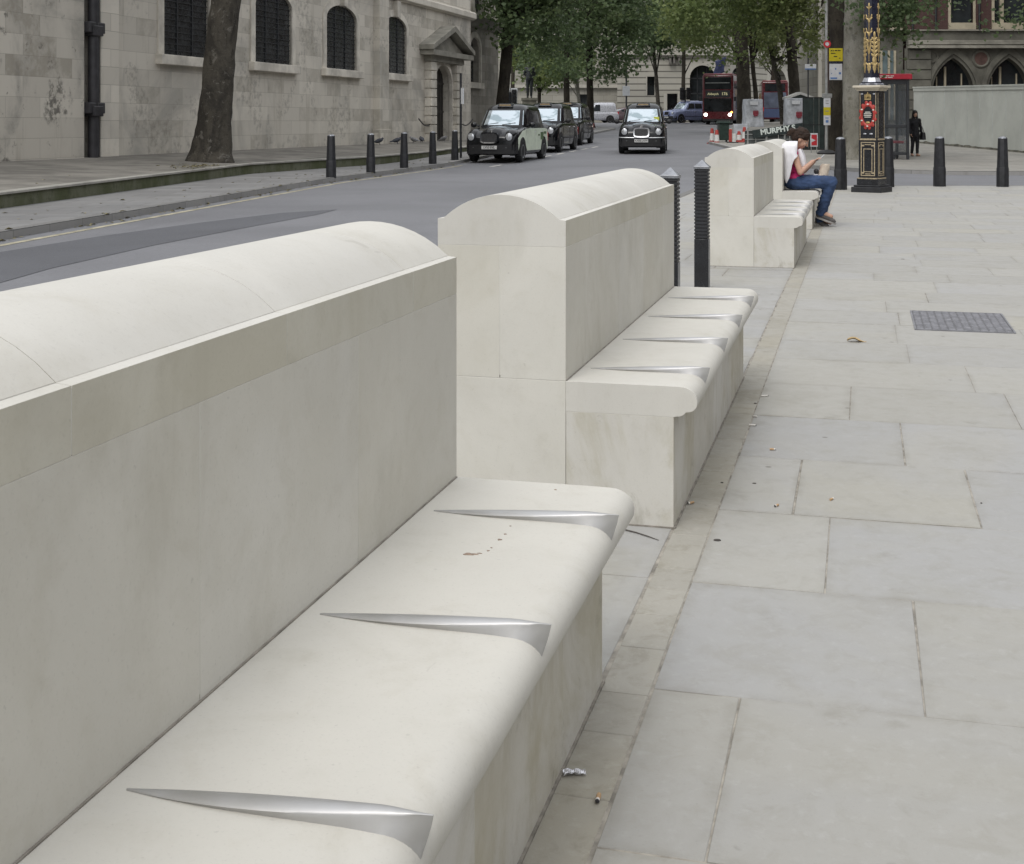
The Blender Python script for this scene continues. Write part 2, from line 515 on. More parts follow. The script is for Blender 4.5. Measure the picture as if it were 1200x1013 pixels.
def leaf(name, a, b, c3):
    t = NT(name)
    r = t.rand()
    c = t.mix(r, a, b)
    c = t.mix(t.ramp(t.noise(.35, 4, .6), .5, .68), c, c3)
    t.out(c, .55, spec=.35)
    tr = t.node('ShaderNodeBsdfTranslucent'); t.l.new(t.mix(.5, c, mul(b, 1.7)), tr.inputs['Color'])
    mx = t.node('ShaderNodeMixShader'); mx.inputs[0].default_value = .38
    t.l.new(t.b.outputs[0], mx.inputs[1]); t.l.new(tr.outputs[0], mx.inputs[2])
    t.l.new(mx.outputs[0], t.n['Material Output'].inputs['Surface'])
    return t.m
M['leaf_dark'] = leaf('dark_plane_leaves', (.062, .092, .046), (.115, .162, .072), (.155, .195, .085))  # shade of the left-hand crowns put into a darker leaf colour
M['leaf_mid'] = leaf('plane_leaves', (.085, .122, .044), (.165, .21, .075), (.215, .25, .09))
M['leaf_light'] = leaf('sunlit_tint_plane_leaves', (.115, .145, .055), (.21, .245, .10), (.235, .26, .085))  # light on the right-hand crowns put into a yellower leaf colour

M['car_black'] = plain('black_car_paint', (.006, .007, .009), .16, var=.3, scale=3, coat=.25, spec=.3)
M['car_blue'] = plain('blue_car_paint', (.28, .32, .50), .25, .15, var=.08, scale=3, coat=.5)
M['car_silver'] = plain('silver_van_paint', (.55, .56, .60), .3, .3, var=.05, scale=3, coat=.4)
M['car_dark'] = plain('dark_red_car_paint', (.10, .06, .07), .25, var=.1, scale=3, coat=.5)
M['car_white'] = plain('white_car_paint', (.62, .63, .64), .3, var=.05, scale=3, coat=.4)
M['trim'] = plain('black_rubber_trim', (.012, .012, .013), .6, var=.3)
M['tyre'] = plain('tyre_rubber', (.015, .015, .016), .8, var=.3, scale=20)
M['rim'] = plain('wheel_rim', (.34, .35, .36), .35, .7, var=.15, scale=12)
M['chrome'] = plain('chrome_trim', (.80, .81, .83), .35, .75, var=.05)
M['lampglass'] = plain('headlight_glass', (.62, .64, .66), .12, .55, var=.2, scale=20)
t = NT('windscreen_glass')
M['screen'] = t.out(t.mix(t.ramp(t.noise(1.6, 4, .6, dist=.6), .5, .62), (.55, .62, .67), (.30, .37, .40)), .06, .6)
M['side_glass'] = plain('tinted_side_glass', (.035, .04, .045), .07, .25, var=.4, scale=3)
M['plate'] = plain('number_plate_white', (.62, .62, .60), .5, var=.06)
M['ink'] = plain('black_lettering', (.015, .015, .017), .6, var=.2)
M['livery'] = plain('pale_green_livery', (.78, .86, .70), .35, var=.08, scale=6, coat=.3)
M['livery_dark'] = plain('livery_green_print', (.10, .16, .07), .4, var=.3, scale=8)
M['taxi_sign'] = plain('amber_taxi_sign_off', (.30, .22, .12), .4, var=.2)
M['red_bus'] = plain('red_bus_paint', (.085, .009, .013), .3, var=.12, scale=1, coat=.4)
M['red_bus_pale'] = plain('red_bus_roof', (.25, .08, .09), .4, var=.15, scale=1)
M['bus_glass'] = plain('bus_glass', (.016, .018, .02), .08, .1, var=.5, scale=1.2)
M['headlight_on'] = emissive('lit_headlight', (1.0, .95, .82), 14)
M['indicator_on'] = emissive('lit_indicator', (1.0, .30, .06), 5)
M['dest_text'] = emissive('destination_display', (.75, .72, .42), .4)
M['red_light'] = plain('red_lens', (.5, .03, .03), .25, var=.1)
M['hi_vis'] = plain('yellow_shirt', (.6, .65, .1), .7, var=.1)

M['navy'] = plain('navy_gloss_paint', (.012, .014, .028), .25, var=.3, scale=12, coat=.3)
M['gold'] = plain('gold_leaf_paint', (.47, .35, .16), .38, .45, var=.2, scale=30)
M['gold_dull'] = plain('dull_gold_line', (.40, .33, .22), .5, .2, var=.25, scale=30)
M['cream'] = plain('cream_paint', (.55, .50, .40), .6, var=.12)
M['crest_red'] = plain('crest_red_paint', (.40, .045, .035), .4, var=.12, scale=20)
M['crest_white'] = plain('crest_white_paint', (.66, .64, .58), .5, var=.1)
M['silver_paint'] = plain('silver_paint', (.45, .46, .50), .35, .5, var=.15)

M['shelter_red'] = plain('shelter_red', (.42, .015, .035), .4, var=.1)
M['shelter_frame'] = plain('shelter_dark_frame', (.024, .026, .03), .4, var=.2)
t = NT('shelter_glass')
t.out((.07, .08, .085), .05)
t.b.inputs['Alpha'].default_value = .30
M['shelter_glass'] = t.m
M['hoarding'] = plain('painted_hoarding', (.46, .475, .435), .65, var=.10, scale=.8, bump=.05)
M['hoarding_joint'] = plain('hoarding_joint', (.46, .48, .46), .7, var=.1)
M['hoarding_dirt'] = plain('hoarding_skirt', (.13, .125, .10), .9, var=.5, scale=3)
M['brick'] = stone_blocks('dark_red_brick', (.072, .043, .039), .23, .075, 'xz', .012, dirt=.3, dark=.7, jointdark=1.3, bumpk=.3)
M['brick_stone'] = plain('sooty_dressings', (.115, .112, .093), .85, var=.3, scale=1.2, bump=.3)
M['brick_band'] = plain('pale_string_course', (.25, .24, .205), .85, var=.25, scale=1.5, bump=.2)
M['buff'] = plain('buff_window_stone', (.38, .34, .25), .8, var=.15, scale=2)
M['dark_glass'] = plain('dark_window_glass', (.02, .024, .026), .12, var=.5, scale=.8, spec=.5)
M['roundel_brick'] = plain('roundel_infill', (.11, .065, .055), .85, var=.3, scale=3)
M['portland'] = plain('far_portland_stone', (.46, .44, .385), .85, var=.16, scale=.25)
M['portland_groove'] = plain('far_stone_groove', (.16, .15, .135), .9, var=.2, scale=.3)
M['portland_dirty'] = stone_blocks('far_dirty_stone', (.36, .345, .30), 1.4, .6, 'xz', .02, dirt=.5, dark=.7)
M['bronze'] = plain('dark_bronze', (.022, .026, .028), .45, .3, var=.3, scale=6)
M['granite'] = plain('statue_granite', (.16, .155, .125), .8, var=.25, scale=4, bump=.2)
M['grey_sheet'] = plain('grey_sheeting', (.40, .42, .45), .6, var=.3, scale=2.2, bump=.5)
M['logo_red'] = plain('dark_red_print', (.22, .03, .045), .6, var=.2)
M['hut_green'] = plain('dark_green_hut_paint', (.018, .028, .026), .5, var=.4, scale=3)
M['pale_edge'] = plain('pale_roof_edge', (.42, .42, .40), .7, var=.15)
M['board_black'] = plain('dark_board', (.02, .03, .03), .5, var=.3)
M['letter_white'] = plain('white_lettering', (.66, .72, .68), .6, var=.06)
M['cone_red'] = plain('cone_red', (.36, .05, .04), .5, var=.12)
M['cone_white'] = plain('cone_white', (.62, .62, .60), .5, var=.1)
M['bin_green'] = plain('dark_green_bin', (.016, .034, .026), .45, var=.25)
M['pole_grey'] = plain('galvanised_pole', (.34, .35, .34), .45, .4, var=.15, scale=6)
M['sign_white'] = plain('white_sign', (.60, .62, .64), .5, var=.08)
M['sign_yellow'] = plain('yellow_notice', (.55, .47, .02), .5, var=.08)
M['sign_blue'] = plain('blue_print', (.10, .20, .42), .5, var=.1)
M['sign_red'] = plain('red_print', (.50, .03, .04), .5, var=.1)
M['iron_cover'] = plain('cast_iron_cover', (.20, .20, .215), .5, .3, var=.2, scale=14)
M['iron_dark'] = plain('cover_dark_recess', (.10, .10, .105), .7, var=.2, scale=14)

def skin_mat(name, col):
    t = NT(name)
    c = t.mix(t.ramp(t.noise(18, 5), .35, .7), mul(col, .94), mul(col, 1.06))
    t.out(c, .5); t.b.inputs['Subsurface Weight'].default_value = .08
    t.b.inputs['Subsurface Radius'].default_value = (.01, .004, .002)
    return t.m
M['skin'] = skin_mat('skin', (.50, .30, .215))
M['hair'] = plain('dark_brown_hair', (.026, .015, .010), .6, spec=.2, var=.5, scale=40, bump=.6)
M['hair_black'] = plain('black_hair', (.012, .010, .010), .5, var=.4, scale=30)
M['white_cloth'] = plain('white_cotton', (.74, .73, .76), .9, var=.05, scale=10, bump=.25)
M['pink_top'] = plain('magenta_top', (.48, .02, .13), .85, var=.14, scale=14, bump=.2)
M['jeans'] = plain('blue_denim', (.030, .056, .125), .9, var=.35, scale=7, bump=.3)
M['shoe'] = plain('grey_canvas_shoe', (.085, .08, .078), .8, var=.2, scale=20)
M['shoe_sole'] = plain('pale_rubber_sole', (.36, .345, .33), .8, var=.12)
M['black_coat'] = plain('black_coat', (.010, .010, .013), .85, var=.4, scale=8)
M['phone'] = plain('white_phone', (.6, .62, .66), .25, var=.05)
M['bag_beige'] = plain('beige_paper_bag', (.56, .48, .39), .8, var=.12, scale=14, bump=.4)
M['black_leather'] = plain('black_leather', (.013, .012, .013), .45, var=.3)
M['eye'] = plain('eye_white', (.6, .6, .6), .3, var=.02)
M['lips'] = plain('lips', (.36, .15, .13), .5, var=.1)
M['pigeon'] = plain('pigeon_feathers', (.06, .065, .08), .7, var=.4, scale=12)
M['pigeon_pale'] = plain('pale_pigeon_feathers', (.22, .22, .23), .7, var=.4, scale=12)
M['butt_orange'] = plain('cigarette_filter', (.44, .29, .16), .8, var=.2, scale=90)
M['butt_white'] = plain('cigarette_paper', (.62, .60, .56), .8, var=.1, scale=90)
M['ash'] = plain('burnt_end', (.03, .028, .03), .9, var=.3, scale=90)
M['foil'] = plain('crumpled_foil', (.60, .60, .63), .3, .6, var=.15, scale=60)
M['dry_leaf'] = plain('dry_leaves', (.24, .21, .10), .8, var=.5, scale=1.5, island=.6)
M['tan_leaf'] = plain('tan_leaf', (.40, .29, .15), .8, var=.2, scale=30)
M['grit'] = plain('dark_grit', (.07, .062, .055), .9, var=.3, scale=40)
rnd = random.Random(7)

def resample(poly, step):
    out = [Vector(poly[0])]
    for a, b in zip(poly, poly[1:]):
        a, b = Vector(a), Vector(b); n = max(1, int((b-a).length/step))
        for k in range(1, n+1): out.append(a+(b-a)*k/n)
    return out

def normals(pts):
    ns = []
    for i in range(len(pts)):
        d = (pts[min(i+1, len(pts)-1)]-pts[max(i-1, 0)]).normalized()
        ns.append(Vector((d.y, -d.x)))       # to the right of travel
    return ns

def ribbon(name, pts, d0, d1, zf, mat, dz=0.0):
    """flat strip beside a polyline, between offsets d0 and d1 to its right"""
    mb = MB(); ns = normals(pts)
    def P(p, n, d):
        q = p+n*d; return Vector((q.x, q.y, zf(q.y)+dz))
    mb.loft([[P(p, n, d0), P(p, n, d1)] for p, n in zip(pts, ns)], cap=False, closed=False)
    return tag(mb.build(name, mat, smooth=0), kind='structure')

# ---------------------------------------------------------------- ground and roads
mb = MB()
ys = [-60, -20, 0, 20, 40] + [40+6*k for k in range(1, 13)] + [112.2, 125, 150, 250, 600]
mb.loft([[Vector((x, y, road_z(y)-.05)) for x in (-500, -60, 0, 60, 500)] for y in ys], cap=False, closed=False)
tag(mb.build('ground', M['ground'], smooth=0), kind='structure')
mb = MB()
ys = [-20, 0, 20, 40] + [40+4*k for k in range(1, 19)] + [112.2, 120, 136]
mb.loft([[Vector((x, y, road_z(y))) for x in np.linspace(-45, 60, 12)] for y in ys], cap=False, closed=False)
tag(mb.build('road', M['road'], smooth=0), kind='structure')

kerbL = resample([(-8.3, -6), (-6.4, 15), (-4.98, 29.3), (-3.75, 36), (-2.75, 42), (0.0, 58), (2.6, 75), (4.7, 87), (4.5, 91), (2, 95), (-10, 99), (-40, 104)], 1.5)
edgeT = resample([(-9.5, -6), (-8.1, 19), (-7.35, 31.6), (-6.15, 35.5), (-5.06, 38.6), (-4.4, 42), (-3.9, 45), (-3.2, 48), (-2.0, 53), (-1.1, 57.2)], 1.5)

def kerb_stone(name, pts, w=.16, side=-1):
    mb = MB(); ns = normals(pts); loops = []
    for p, n in zip(pts, ns):
        q = p+n*side*w
        zr, zp = road_z(p.y)-.1, pave_z(p.y)+.003
        loops.append([Vector((p.x, p.y, zr)), Vector((p.x, p.y, zp-.015)), Vector((p.x+n.x*side*.02, p.y+n.y*side*.02, zp)), Vector((q.x, q.y, zp)), Vector((q.x, q.y, zr))])
    mb.loft(loops)
    return tag(mb.build(name, M['kerb'], smooth=20), kind='structure')

# left pavement, reaching under the terrace and on behind the church
mb = MB()
mb.loft([[Vector((p.x, p.y, pave_z(p.y))), Vector((p.x-12, p.y+2, pave_z(p.y+2))), Vector((-60, p.y+6, pave_z(p.y+6)))] for p in kerbL if p.x < 10 and p.y < 94 or p.x < -8], cap=False, closed=False)
tag(mb.build('left_pavement', M['left_pave'], smooth=0), kind='structure')
kerb_stone('left_kerb', kerbL)
ribbon('kerb_line', [p for p in kerbL if 5 < p.y < 41.5], .28, .39, road_z, M['yellow_line'], .004)
mb = MB()
base = [gp(575, 195, -.08), gp(700, 171.5, .22)]
d = (base[1]-base[0]); L = d.length; d.normalize(); n = Vector((d.y, -d.x, 0)).normalized()
k = 0.0
while k < L:
    a, b = base[0]+d*k, base[0]+d*min(L, k+1.3)
    for p in (a, b): p.z = road_z(p.y)+.005
    mb.face([a-n*.07, a+n*.07, b+n*.07, b-n*.07]); k += 2.3
tag(mb.build('road_markings', M['white_line'], smooth=0), kind='structure')
# darker patch of newer asphalt
mb = MB()
pts = []
for q in [(-60, 345), (-60, 306), (0, 296), (120, 277), (230, 262), (330, 250), (395, 246), (372, 252), (300, 265), (180, 288), (60, 315), (0, 332)]:
    p = gp(q[0], q[1], -.10); p.z = -.096; pts.append(p)
mb.face(pts)
tag(mb.build('road_patch', M['road_patch'], smooth=0), kind='structure')

# terrace along the church: a low mossy step with a worn coping
def vof(p): return p.x*SA + p.y*CA
def zt(y): return max(.25+.0012*max(0, y-19), pave_z(y)+.20 if y > 46 else 0)
mb = MB()
mb.loft([[Vector((p.x, p.y, zt(p.y)-.002)), uv(-18.05+.0, min(vof(p)+.5, 66.5), .45) if False else Vector((uv(-18.3, vof(p)).x, uv(-18.3, vof(p)).y, .45))] for p in edgeT], cap=False, closed=False)
tag(mb.build('terrace_ground', M['terrace'], smooth=0), kind='structure')
mb = MB(); ns = normals(edgeT); lo = []
for p, n in zip(edgeT, ns):
    z = zt(p.y)-.045
    lo.append([Vector((p.x+n.x*dx, p.y+n.y*dx, zz)) for dx, zz in ((-.3, pave_z(p.y)-.1), (-.3, z), (-.02, z), (-.02, pave_z(p.y)-.1))])
mb.loft(lo)
st = thing('terrace_step', 'long low mossy stone step with a worn pale coping below the church wall', 'step wall', (edgeT[0].x, edgeT[0].y, 0))
o = mb.build('step_face', M['moss_step'], st); o.location = -st.location
mb = MB(); lo = []
for p, n in zip(edgeT, ns):
    z = zt(p.y)
    lo.append([Vector((p.x+n.x*dx, p.y+n.y*dx, zz)) for dx, zz in ((-.34, z-.043), (-.34, z+.003), (.0, z+.003), (.02, z-.01), (.02, z-.043))])
mb.loft(lo)
o = mb.build('coping', M['step_coping'], st); o.location = -st.location

# ---------------------------------------------------------------- right pavement of large slabs
corner = [uv(-3, -6), uv(16, -6)]
yE = 25.8
c3 = Vector((30, yE, 0)); uL = -3.0
# point on u=-3 with Y=yE
vv = (yE + uL*SA)/CA
poly = [corner[0], corner[1], Vector((corner[1].x+12, yE, 0)), uv(uL, vv)]
mb = MB()
mb.prism([(p.x, p.y) for p in poly], lambda a, b, d: Vector((a, b, d)), -.3, -.0022)
tag(mb.build('pavement_bed', M['joint'], smooth=0), kind='structure')

mb = MB()
tone = mb.bm.faces.layers.float.new('tone'); edge = mb.bm.verts.layers.float.new('edge')
def slab(u0, u1, v0, v1, tn, g=None, z=None):
    g = (rnd.choice((.0013, .0016, .002, .0034)) if v0 < 6 else .001) if g is None else .0025
    dz = rnd.uniform(-.0012, .0012) if z is None else z
    j = lambda: rnd.uniform(-.0018, .0018)
    P = [(u0+g+j(), v0+g+j()), (u1-g+j(), v0+g+j()), (u1-g+j(), v1-g+j()), (u0+g+j(), v1-g+j())]
    lo = [mb.bm.verts.new((a, b, -.03)) for a, b in P]
    hi = [mb.bm.verts.new((a, b, dz)) for a, b in P]
    ins = rnd.uniform(.03, .055)
    cu, cv = (u0+u1)/2, (v0+v1)/2
    inn = [mb.bm.verts.new((a+(ins if a < cu else -ins), b+(ins if b < cv else -ins), dz)) for a, b in P]
    for q_ in lo+hi: q_[edge] = 1.0
    fs = [mb.bm.faces.new(inn)]
    for i in range(4): fs.append(mb.bm.faces.new((hi[i], hi[(i+1) % 4], inn[(i+1) % 4], inn[i])))
    for i in range(4):
        k = (i+1) % 4
        fs.append(mb.bm.faces.new((lo[i], lo[k], hi[k], hi[i])))
    for f in fs: f[tone] = tn
UE = -.463
rows = [(-5.9, -5.2), (-5.2, -4.5), (-4.5, -3.8), (-3.8, -3.1), (-3.1, -2.4), (-2.4, -1.7), (-1.7, -1.05), (-1.05, -.4), (-.4, .25), (.25, .9), (.9, 1.57), (1.57, 2.232),
        (2.232, 2.89), (2.89, 3.585), (3.585, 4.275), (4.275, 4.98), (4.98, 5.69), (5.69, 6.415)]
v = 6.415
while v < 33:
    h = rnd.choice((.55, .6, .68, .72)); rows.append((v, v+h)); v += h
fixed = {2.232: ([-.265, 1.05], [.75, .85, .3]), 2.89: ([.133, 1.1], [.12, .9, .3]), 3.585: ([-.099, .75], [.4, .08, .6]),
         4.275: ([-.22, .37, 1.3], [.25, .85, .1, .7]), 4.98: ([.16, 1.0], [.15, .1, .6]), 5.69: ([-.052, .652, 1.5], [.6, .85, .15, .5]),
         1.57: ([.33, 1.2], [.6, .35, .8])}
for (a, b) in rows:
    js, ts = fixed.get(a, ([], []))
    u = UE; i = 0
    for jn in js: slab(u, jn, a, b, ts[i]); u = jn; i += 1
    if ts: slab(u, u+.8, a, b, ts[i]); u += .8
    while u < 16:
        w = rnd.uniform(.55, 1.15)
        slab(u, u+w, a, b, rnd.choice((.15, .2, .3, .4, .5, .65, .8))); u += w
    # street side of the strip
    u = -.585
    while u > -2.9:
        w = min(rnd.uniform(.55, 1.1), u+2.99)
        if u-w+3 < .3: w = u+2.99
        slab(u-w, u, a+.0, b+.0, rnd.choice((.05, .1, .2, .35)), .003); u -= w
bmesh.ops.bisect_plane(mb.bm, geom=mb.bm.verts[:]+mb.bm.edges[:]+mb.bm.faces[:], plane_co=(-yE*SA, yE*CA, 0), plane_no=(-SA, CA, 0), clear_outer=True)
o = mb.build('pavement_slabs', M['slab'], smooth=0, rz=-A, bevel=.0013, seg=1)
tag(o, kind='structure')
# narrow edging course running along the bench fronts
mb = MB()
v = -2.0
while v < 27:
    L = rnd.uniform(.16, .34)
    if v+L > 26.8: break
    mb.box(-.578, UE-.003, v+.0012, v+L-.0012, -.03, rnd.uniform(-.001, .0))
    v += L
tag(mb.build('edging_strip', M['strip'], smooth=0, rz=-A, bevel=.002, seg=1), kind='structure')
# kerbs of the right pavement
mb = MB()
v = -6
while v < vv-.2:
    L = min(.9, vv-v); mb.box(-3.16, -3.003, v+.003, v+L-.003, -.3, .003); v += .9
tag(mb.build('near_kerb', M['kerb'], smooth=0, rz=-A, bevel=.012), kind='structure')
mb = MB(); x = uv(uL, vv).x
while x < 26:
    mb.box(x+.003, x+.897, yE+.003, yE+.16, -.3, .003); x += .9
tag(mb.build('side_kerb', M['kerb'], smooth=0, bevel=.012), kind='structure')

# ---------------------------------------------------------------- far pavement
kerbR = resample([(45, 30.5), (14, 33), (10.5, 33.5), (8.7, 35.2), (7.8, 38), (7.6, 60), (10.5, 80), (17.5, 106), (24, 120), (45, 124)], 2.0)
mb = MB()
mb.loft([[Vector((p.x, p.y, pave_z(p.y))), Vector((max(20, p.x+1), p.y+.5, pave_z(p.y+.5))), Vector((60, p.y+1, pave_z(p.y+1)))] for p in kerbR], cap=False, closed=False)
tag(mb.build('far_pavement', M['far_pave'], smooth=0), kind='structure')
kerb_stone('far_kerb', kerbR, side=1)
# ---------------------------------------------------------------- stone benches
U_BACK, U_JOIN, U_BASE = -1.367, -.931, -.580
UC = -.93          # x origin of a bench
def nose(n=7):
    p = [(-.931, .45), (-.60, .4505)]
    for k in range(n+1):
        a = PI/2 - PI/2*k/n
        p.append((-.560+.0555*math.cos(a), .405+.045*math.sin(a)))
    for k in range(1, 6):
        a = -PI/2*k/5
        p.append((-.5345+.030*math.cos(a), .400+.030*math.sin(a)))
    p += [(-.541, .3690), (-.545, .3640), (-.552, .3585), (-.562, .3555), (-.574, .3545), (-.577, .3525), (-.931, .3525)]
    return p
def coping():
    p = [(-1.367, .884), (-.931, .884), (-.931, .970), (-.953, .972)]
    c = (-1.149); w = .196
    for k in range(15):
        t = -1+2*k/14
        # segmental dome
        R = (w*w+.078*.078)/(2*.078)
        p.append((c-w*t, .973+math.sqrt(max(R*R-(w*t)**2, 0))-(R-.078)))
    p += [(-1.345, .972), (-1.367, .970)]
    return p
def cuts(L, js, g=.0009):
    e = [0]+[j for j in js if .12 < j < L-.12]+[L]
    return [(a+(g if a else 0), b-(g if b < L else 0)) for a, b in zip(e, e[1:])]
def run(mb, poly, L, js, x0=UC):
    for a, b in cuts(L, js):
        mb.prism(poly, lambda u, z, d: Vector((u-x0, d, z)), a, b, mi=0)
def core(mb, u0, u1, z0, z1, L, ins=.0006):
    mb.box(u0+ins-UC, u1-ins-UC, ins, L-ins, z0, z1-ins, mi=1)

def divider_mesh():
    mb = MB(); lo = []
    st = []
    N = 14
    for k in range(N+1):
        s = k/N
        u = -.897 + s*(.897-.560)
        h = .0012 + .005*s + .0135*s**1.7
        wt = max(.0012, .0180*math.sin(PI*(s*.80)**.9)**.85) if s > 0 else .0012
        wb = max(.0012, wt*.74 + .010*s**5)
        st.append(((u, .4485), (u, .4500+h), wb, wt))
    M_ = 8
    for k in range(1, M_+1):
        s = k/M_
        a = PI/2*(1-s*.86)
        base = (-.560+.054*math.cos(a), .405+.0435*math.sin(a))
        if s <= .5:
            q = s/.5; top = (-.560+.069*q, .4700+.0005*q)
        else:
            q = (s-.5)/.5; top = (-.491-.0155*q, .4705-.052*q**.8)
        wb = .0180*(1-s)**.8+.0012
        wt = max(.0012, .0118*(1-s*1.95)) if s < .5 else .0012
        st.append((base, top, wb, wt))
    for (b, t, wb, wt) in st:
        lp = []
        for (f, w, dz) in ((0, -wb, 0), (.5, -(wt*.6+wb*.4), 0), (.9, -wt*1.0, 0), (1, -wt*.9, .0006), (1.0, -wt*.5, wt*.22+.0006), (1.0, 0, wt*.30+.0006), (1.0, wt*.5, wt*.22+.0006), (1, wt*.9, .0006), (.9, wt*1.0, 0), (.5, (wt*.6+wb*.4), 0), (0, wb, 0)):
            lp.append(Vector((b[0]+(t[0]-b[0])*f-UC, w, b[1]+(t[1]-b[1])*f+dz)))
        lo.append(lp)
    mb.loft(lo)
    bmesh.ops.recalc_face_normals(mb.bm, faces=mb.bm.faces)
    me = bpy.data.meshes.new('seat_divider'); mb.bm.to_mesh(me); mb.bm.free()
    me.materials.append(M['divider']); me.shade_smooth(); me.set_sharp_from_angle(angle=math.radians(55))
    return me
DIV = divider_mesh()

def bench(v0, v1, divs, cj, pj, label, stained=None):
    L = v1-v0
    t = thing('stone_bench', label, 'bench', uv(UC, v0, 0), -A, 'stone benches in a row along the pavement')
    mm = M['mortar']
    mb = MB(); core(mb, U_JOIN, U_BASE, 0, .3534, L)
    run(mb, [(U_JOIN+.001, -.02), (U_BASE, -.02), (U_BASE, .3515), (U_JOIN+.001, .3515)], L, [c+.21 for c in pj])
    mb.build('seat_base', [M['bench_base'], mm], t, bevel=.0008)
    mb = MB(); run(mb, nose(), L, [])
    seat = mb.build('seat', [M['bench_top'], M['mortar']], t, smooth=35, bevel=.0008)
    mb = MB(); core(mb, U_BACK, U_JOIN, 0, .4512, L)
    run(mb, [(U_BACK, -.02), (U_JOIN-.001, -.02), (U_JOIN-.001, .4488), (U_BACK, .4488)], L, [c+.3 for c in pj])
    mb.build('back_base', [M['bench_face'], mm], t, bevel=.0008)
    mb = MB(); core(mb, U_BACK, U_JOIN, .46, .8850, L)
    um = -1.153
    run(mb, [(um+.001, .4508), (U_JOIN, .4508), (U_JOIN, .8832), (um+.001, .8832)], L, pj)
    run(mb, [(U_BACK, .4508), (um-.001, .4508), (um-.001, .8832), (U_BACK, .8832)], L, [c+.15 for c in pj])
    mb.build('backrest', [M['bench_face'], M['mortar']], t, bevel=.0008)
    mb = MB(); core(mb, U_BACK, U_JOIN, .885, .968, L)
    run(mb, coping(), L, cj)
    for f_ in mb.bm.faces:
        if f_.material_index == 0 and all(abs(v_.co.x-(U_JOIN-UC)) < 1e-4 for v_ in f_.verts): f_.material_index = 2
    mb.build('coping', [M['bench_top'], M['mortar'], M['bench_band']], t, smooth=28, bevel=.0008)
    # dark sealed joint between seat and backrest
    mb = MB(); mb.box(U_JOIN-.0005-UC, U_JOIN+.0035-UC, .004, L-.004, .447, .4525)
    mb.build('seal', M['bench_mortar_dark'], t, smooth=0)
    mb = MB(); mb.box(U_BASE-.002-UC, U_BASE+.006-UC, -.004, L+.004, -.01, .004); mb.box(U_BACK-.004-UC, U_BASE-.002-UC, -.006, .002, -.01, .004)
    mb.build('base_joint_shade', M['bench_mortar_dark'], t, smooth=0)  # grimy foot joint, also painted in as the bench's contact shadow
    for d in divs:
        o = bpy.data.objects.new('seat_divider', DIV); COL.objects.link(o); o.parent = t; o.location = (0, d-v0, 0)
    return t, seat

b1, seat1 = bench(.37, 2.89, [.84, 1.436, 2.027, 2.624], [.38, 1.0, 1.60, 2.22], [.1, .70, 1.31, 1.91], 'large pale stone bench nearest the camera, brown drip stain on its seat')
b2, _ = bench(4.04, 6.50, [4.27, 4.87, 5.47, 6.07], [.38, .98, 1.58, 2.2], [.30, .92, 1.52, 2.1], 'pale stone bench with scuffed end face, just before the two ribbed bollards')
b3, _ = bench(11.47, 14.05, [11.72, 12.32, 12.92, 13.52], [.38, .98, 1.58, 2.2], [.30, .92, 1.52, 2.1], 'pale stone bench just beyond the two ribbed bollards, nobody on it')
b4, _ = bench(15.67, 18.2, [16.72, 17.32, 17.92], [.38, .98, 1.58, 2.2], [.30, .92, 1.52, 2.1], 'furthest pale stone bench, with the woman in jeans sitting on it')

# drips of coffee on the near seat
def drip(px, py, a, b, rot=0):
    p = gp(px, py, .4509); q = Vector((p.x*CA-p.y*SA, p.x*SA+p.y*CA))
    pts = []; mb = MB()
    for k in range(12):
        an = 2*PI*k/12; r = 1+.25*math.sin(3*an+px)
        pts.append(Vector((q.x-UC+a*r*math.cos(an)*math.cos(rot)-b*r*math.sin(an)*math.sin(rot), q.y-.37+a*r*math.cos(an)*math.sin(rot)+b*r*math.sin(an)*math.cos(rot), 0)))
    mb.prism([(x.x, x.y) for x in pts], lambda u, v_, d: Vector((u, v_, d)), .4500, .4512)
    mb.build('drip_stain', M['stain'], b1, smooth=0)
drip(549, 649.5, .010, .006); drip(556, 649.5, .008, .0028); drip(562, 648.5, .005, .0016)
for q in ((572, 645.5, .0028), (576, 642, .002), (585.5, 632.5, .0045), (592, 626, .003), (598, 616.5, .002), (651, 574, .003)):
    drip(q[0], q[1], q[2], q[2]*.9)

# ---------------------------------------------------------------- two ribbed bollards between the benches
def ribbed(loc, label):
    t = thing('ribbed_bollard', label, 'bollard', loc, -A, 'square ribbed bollards between the benches')
    w = .054
    mb = MB()
    mb.box(-w, w, -w, w, -.02, .395)
    mb.box(-w+.005, w-.005, -w+.005, w-.005, .395, .935)
    mb.build('post', [M['gloss_black']], t, bevel=.003)
    mb = MB(); z = .402
    while z < .928:
        mb.box(-w, w, -w, w, z, z+.0155); z += .0268
    mb.build('ribs', M['pebble_black'], t, smooth=0, bevel=.0015, seg=1)
    mb = MB()
    mb.box(-w-.006, w+.006, -w-.006, w+.006, .930, .950)
    mb.box(-w-.001, w+.001, -w-.001, w+.001, .950, .998, top=(.08, .08))
    mb.build('pyramid_cap', M['bollard_tip'], t, smooth=0, bevel=.002)
    mb = MB(); mb.box(w, w+.002, -w+.006, w-.006, 0, .39)  # grey sheet over one side of the lower post
    mb.build('grey_side_panel', M['grey_side'], t, smooth=0)
    return t
ribbed(uv(-1.19, 8.15), 'square black ribbed bollard half hidden behind the end of a bench')
ribbed(uv(-1.19, 9.82), 'square black ribbed bollard standing clear in the gap between two benches')

